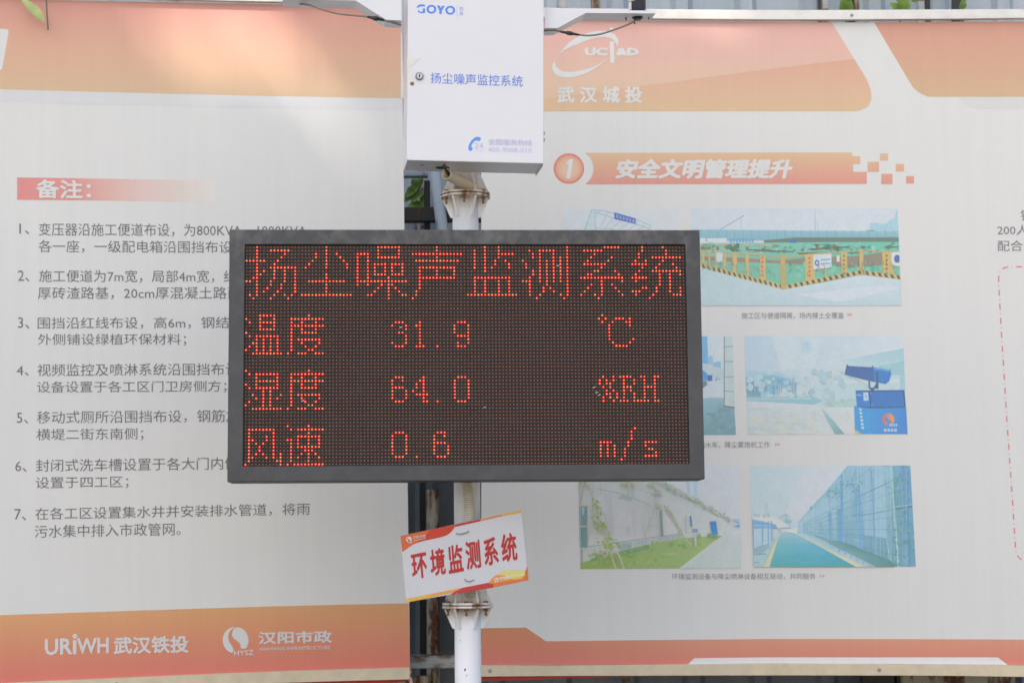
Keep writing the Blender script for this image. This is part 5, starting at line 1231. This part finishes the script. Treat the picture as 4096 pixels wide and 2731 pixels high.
vine(7.1, [(3400, -200), (3395, -80), (3388, 30), (3384, 90)], [((3384, 42), (3362, 6), 62), ((3388, 50), (3404, 0), 44), ((3460, -4), (3478, 6), 20), ((3388, 6), (3350, -60), 50)], 'rounded green vine leaf left of the dark post over the right banner')
vine(7.1, [(3640, -200), (3628, -80), (3618, 20), (3600, 90)], [((3596, 48), (3560, 12), 40), ((3600, 46), (3636, -6), 58), ((3590, 10), (3620, -34), 60), ((3640, 48), (3618, 20), 40), ((3650, 10), (3664, -20), 30)], 'widest green leaf cluster over the middle of the right banner')
vine(7.1, [(3850, -200), (3852, -60), (3846, 40), (3842, 90)], [((3846, 44), (3852, -4), 36), ((3848, 8), (3866, -40), 40)], 'narrow green leaf between leaning dark posts at the top right')
vine(7.3, [(1676, 620), (1676, 720), (1664, 780), (1655, 822)], [((1672, 740), (1626, 790), 44), ((1676, 700), (1660, 770), 50), ((1640, 800), (1700, 770), 60), ((1690, 815), (1630, 826), 40), ((1680, 690), (1678, 760), 34), ((1700, 780), (1690, 830), 36), ((1650, 760), (1618, 810), 34)], 'dark green vine behind the gap between notice banner and pole')

# ------------------------------------------------------------------ unseen tree behind the camera, crown shaped to shade and dapple the banners
TT = S_LEFT.p(1900, 1500)
CC = TT + sd*26
tree = thing('unseen_shade_tree', (CC.x-1.5, CC.y-1.0, 0), 'tall broadleaf tree behind the viewer shading the banners', 'tree')
b = MB(); tb = Vector((CC.x-1.5, CC.y-1.0, 0))
tr = spline([tuple(tb), tuple(tb+Vector((.2, .1, 6))), tuple(tb+Vector((.9, .5, 12))), tuple(CC+Vector((0, 0, -1)))], 8)
b.tube(tr, [.42-.30*i/(len(tr)-1) for i in range(len(tr))], 12)
for k in range(14):
    e = CC+Vector((random.uniform(-3.6, 3.6), random.uniform(-2, 2), random.uniform(-2, 2.8))); st = Vector(tr[random.randint(12, len(tr)-1)])
    q = spline([tuple(st), tuple(st.lerp(e, .5)+Vector((0, 0, .4))), tuple(e)], 5); b.tube(q, [.10-.085*i/(len(q)-1) for i in range(len(q))], 7)
b.build('trunk', M['stem'], tree)
GAPS = [(S_LEFT.p(980, 0), .40, .56), (S_LEFT.p(1060, 40), .20, .50), (S_LEFT.p(740, 130), .16, .50), (S_LEFT.p(1270, 150), .13, .50), (S_RIGHT.p(2900, 120), .30, .62), (S_RIGHT.p(2330, 110), .16, .55)]  # crown thinned along these sun rays to drop dapples on the headers
b = MB(); ex = sd.cross(Vector((0, 0, 1))).normalized(); ey = ex.cross(sd).normalized()
cl = [(random.gauss(0, 1), random.gauss(0, 1)) for _ in range(60)]
cnt = 0
while cnt < 30000:
    if random.random() < .8: a, c = random.uniform(-1, 1), random.uniform(-1, 1)
    else:
        g_ = random.choice(cl); a, c = g_[0]*.6+random.gauss(0, .07), g_[1]*.6+random.gauss(0, .07)
    rr = math.hypot(a, c)
    if rr > 1+.12*math.sin(5*math.atan2(c, a))+.05*math.sin(13*math.atan2(c, a)): continue
    p = CC + ex*(a*6.2) + ey*(c*5.6) + sd*random.uniform(-1.9, 1.9)*math.sqrt(max(.08, 1-min(1, rr*rr)))
    cnt += 1
    skip = False
    for (g0, gr, pr) in GAPS:
        v_ = p-g0; v_ -= sd*v_.dot(sd)
        if v_.length < gr and random.random() < pr: skip = True
    if skip: continue
    nn = Vector((random.gauss(0, 1), random.gauss(0, 1), random.gauss(.6, 1))).normalized(); t1 = nn.orthogonal().normalized(); t1 = (t1*math.cos(rr*40)+nn.cross(t1)*math.sin(rr*40)).normalized(); t2 = nn.cross(t1)
    L_, W2 = random.uniform(.17, .28), random.uniform(.09, .15)
    b.poly([p-t1*L_, p-t2*W2, p+t1*L_, p+t2*W2])
b.build('crown', M['leaf'], tree)
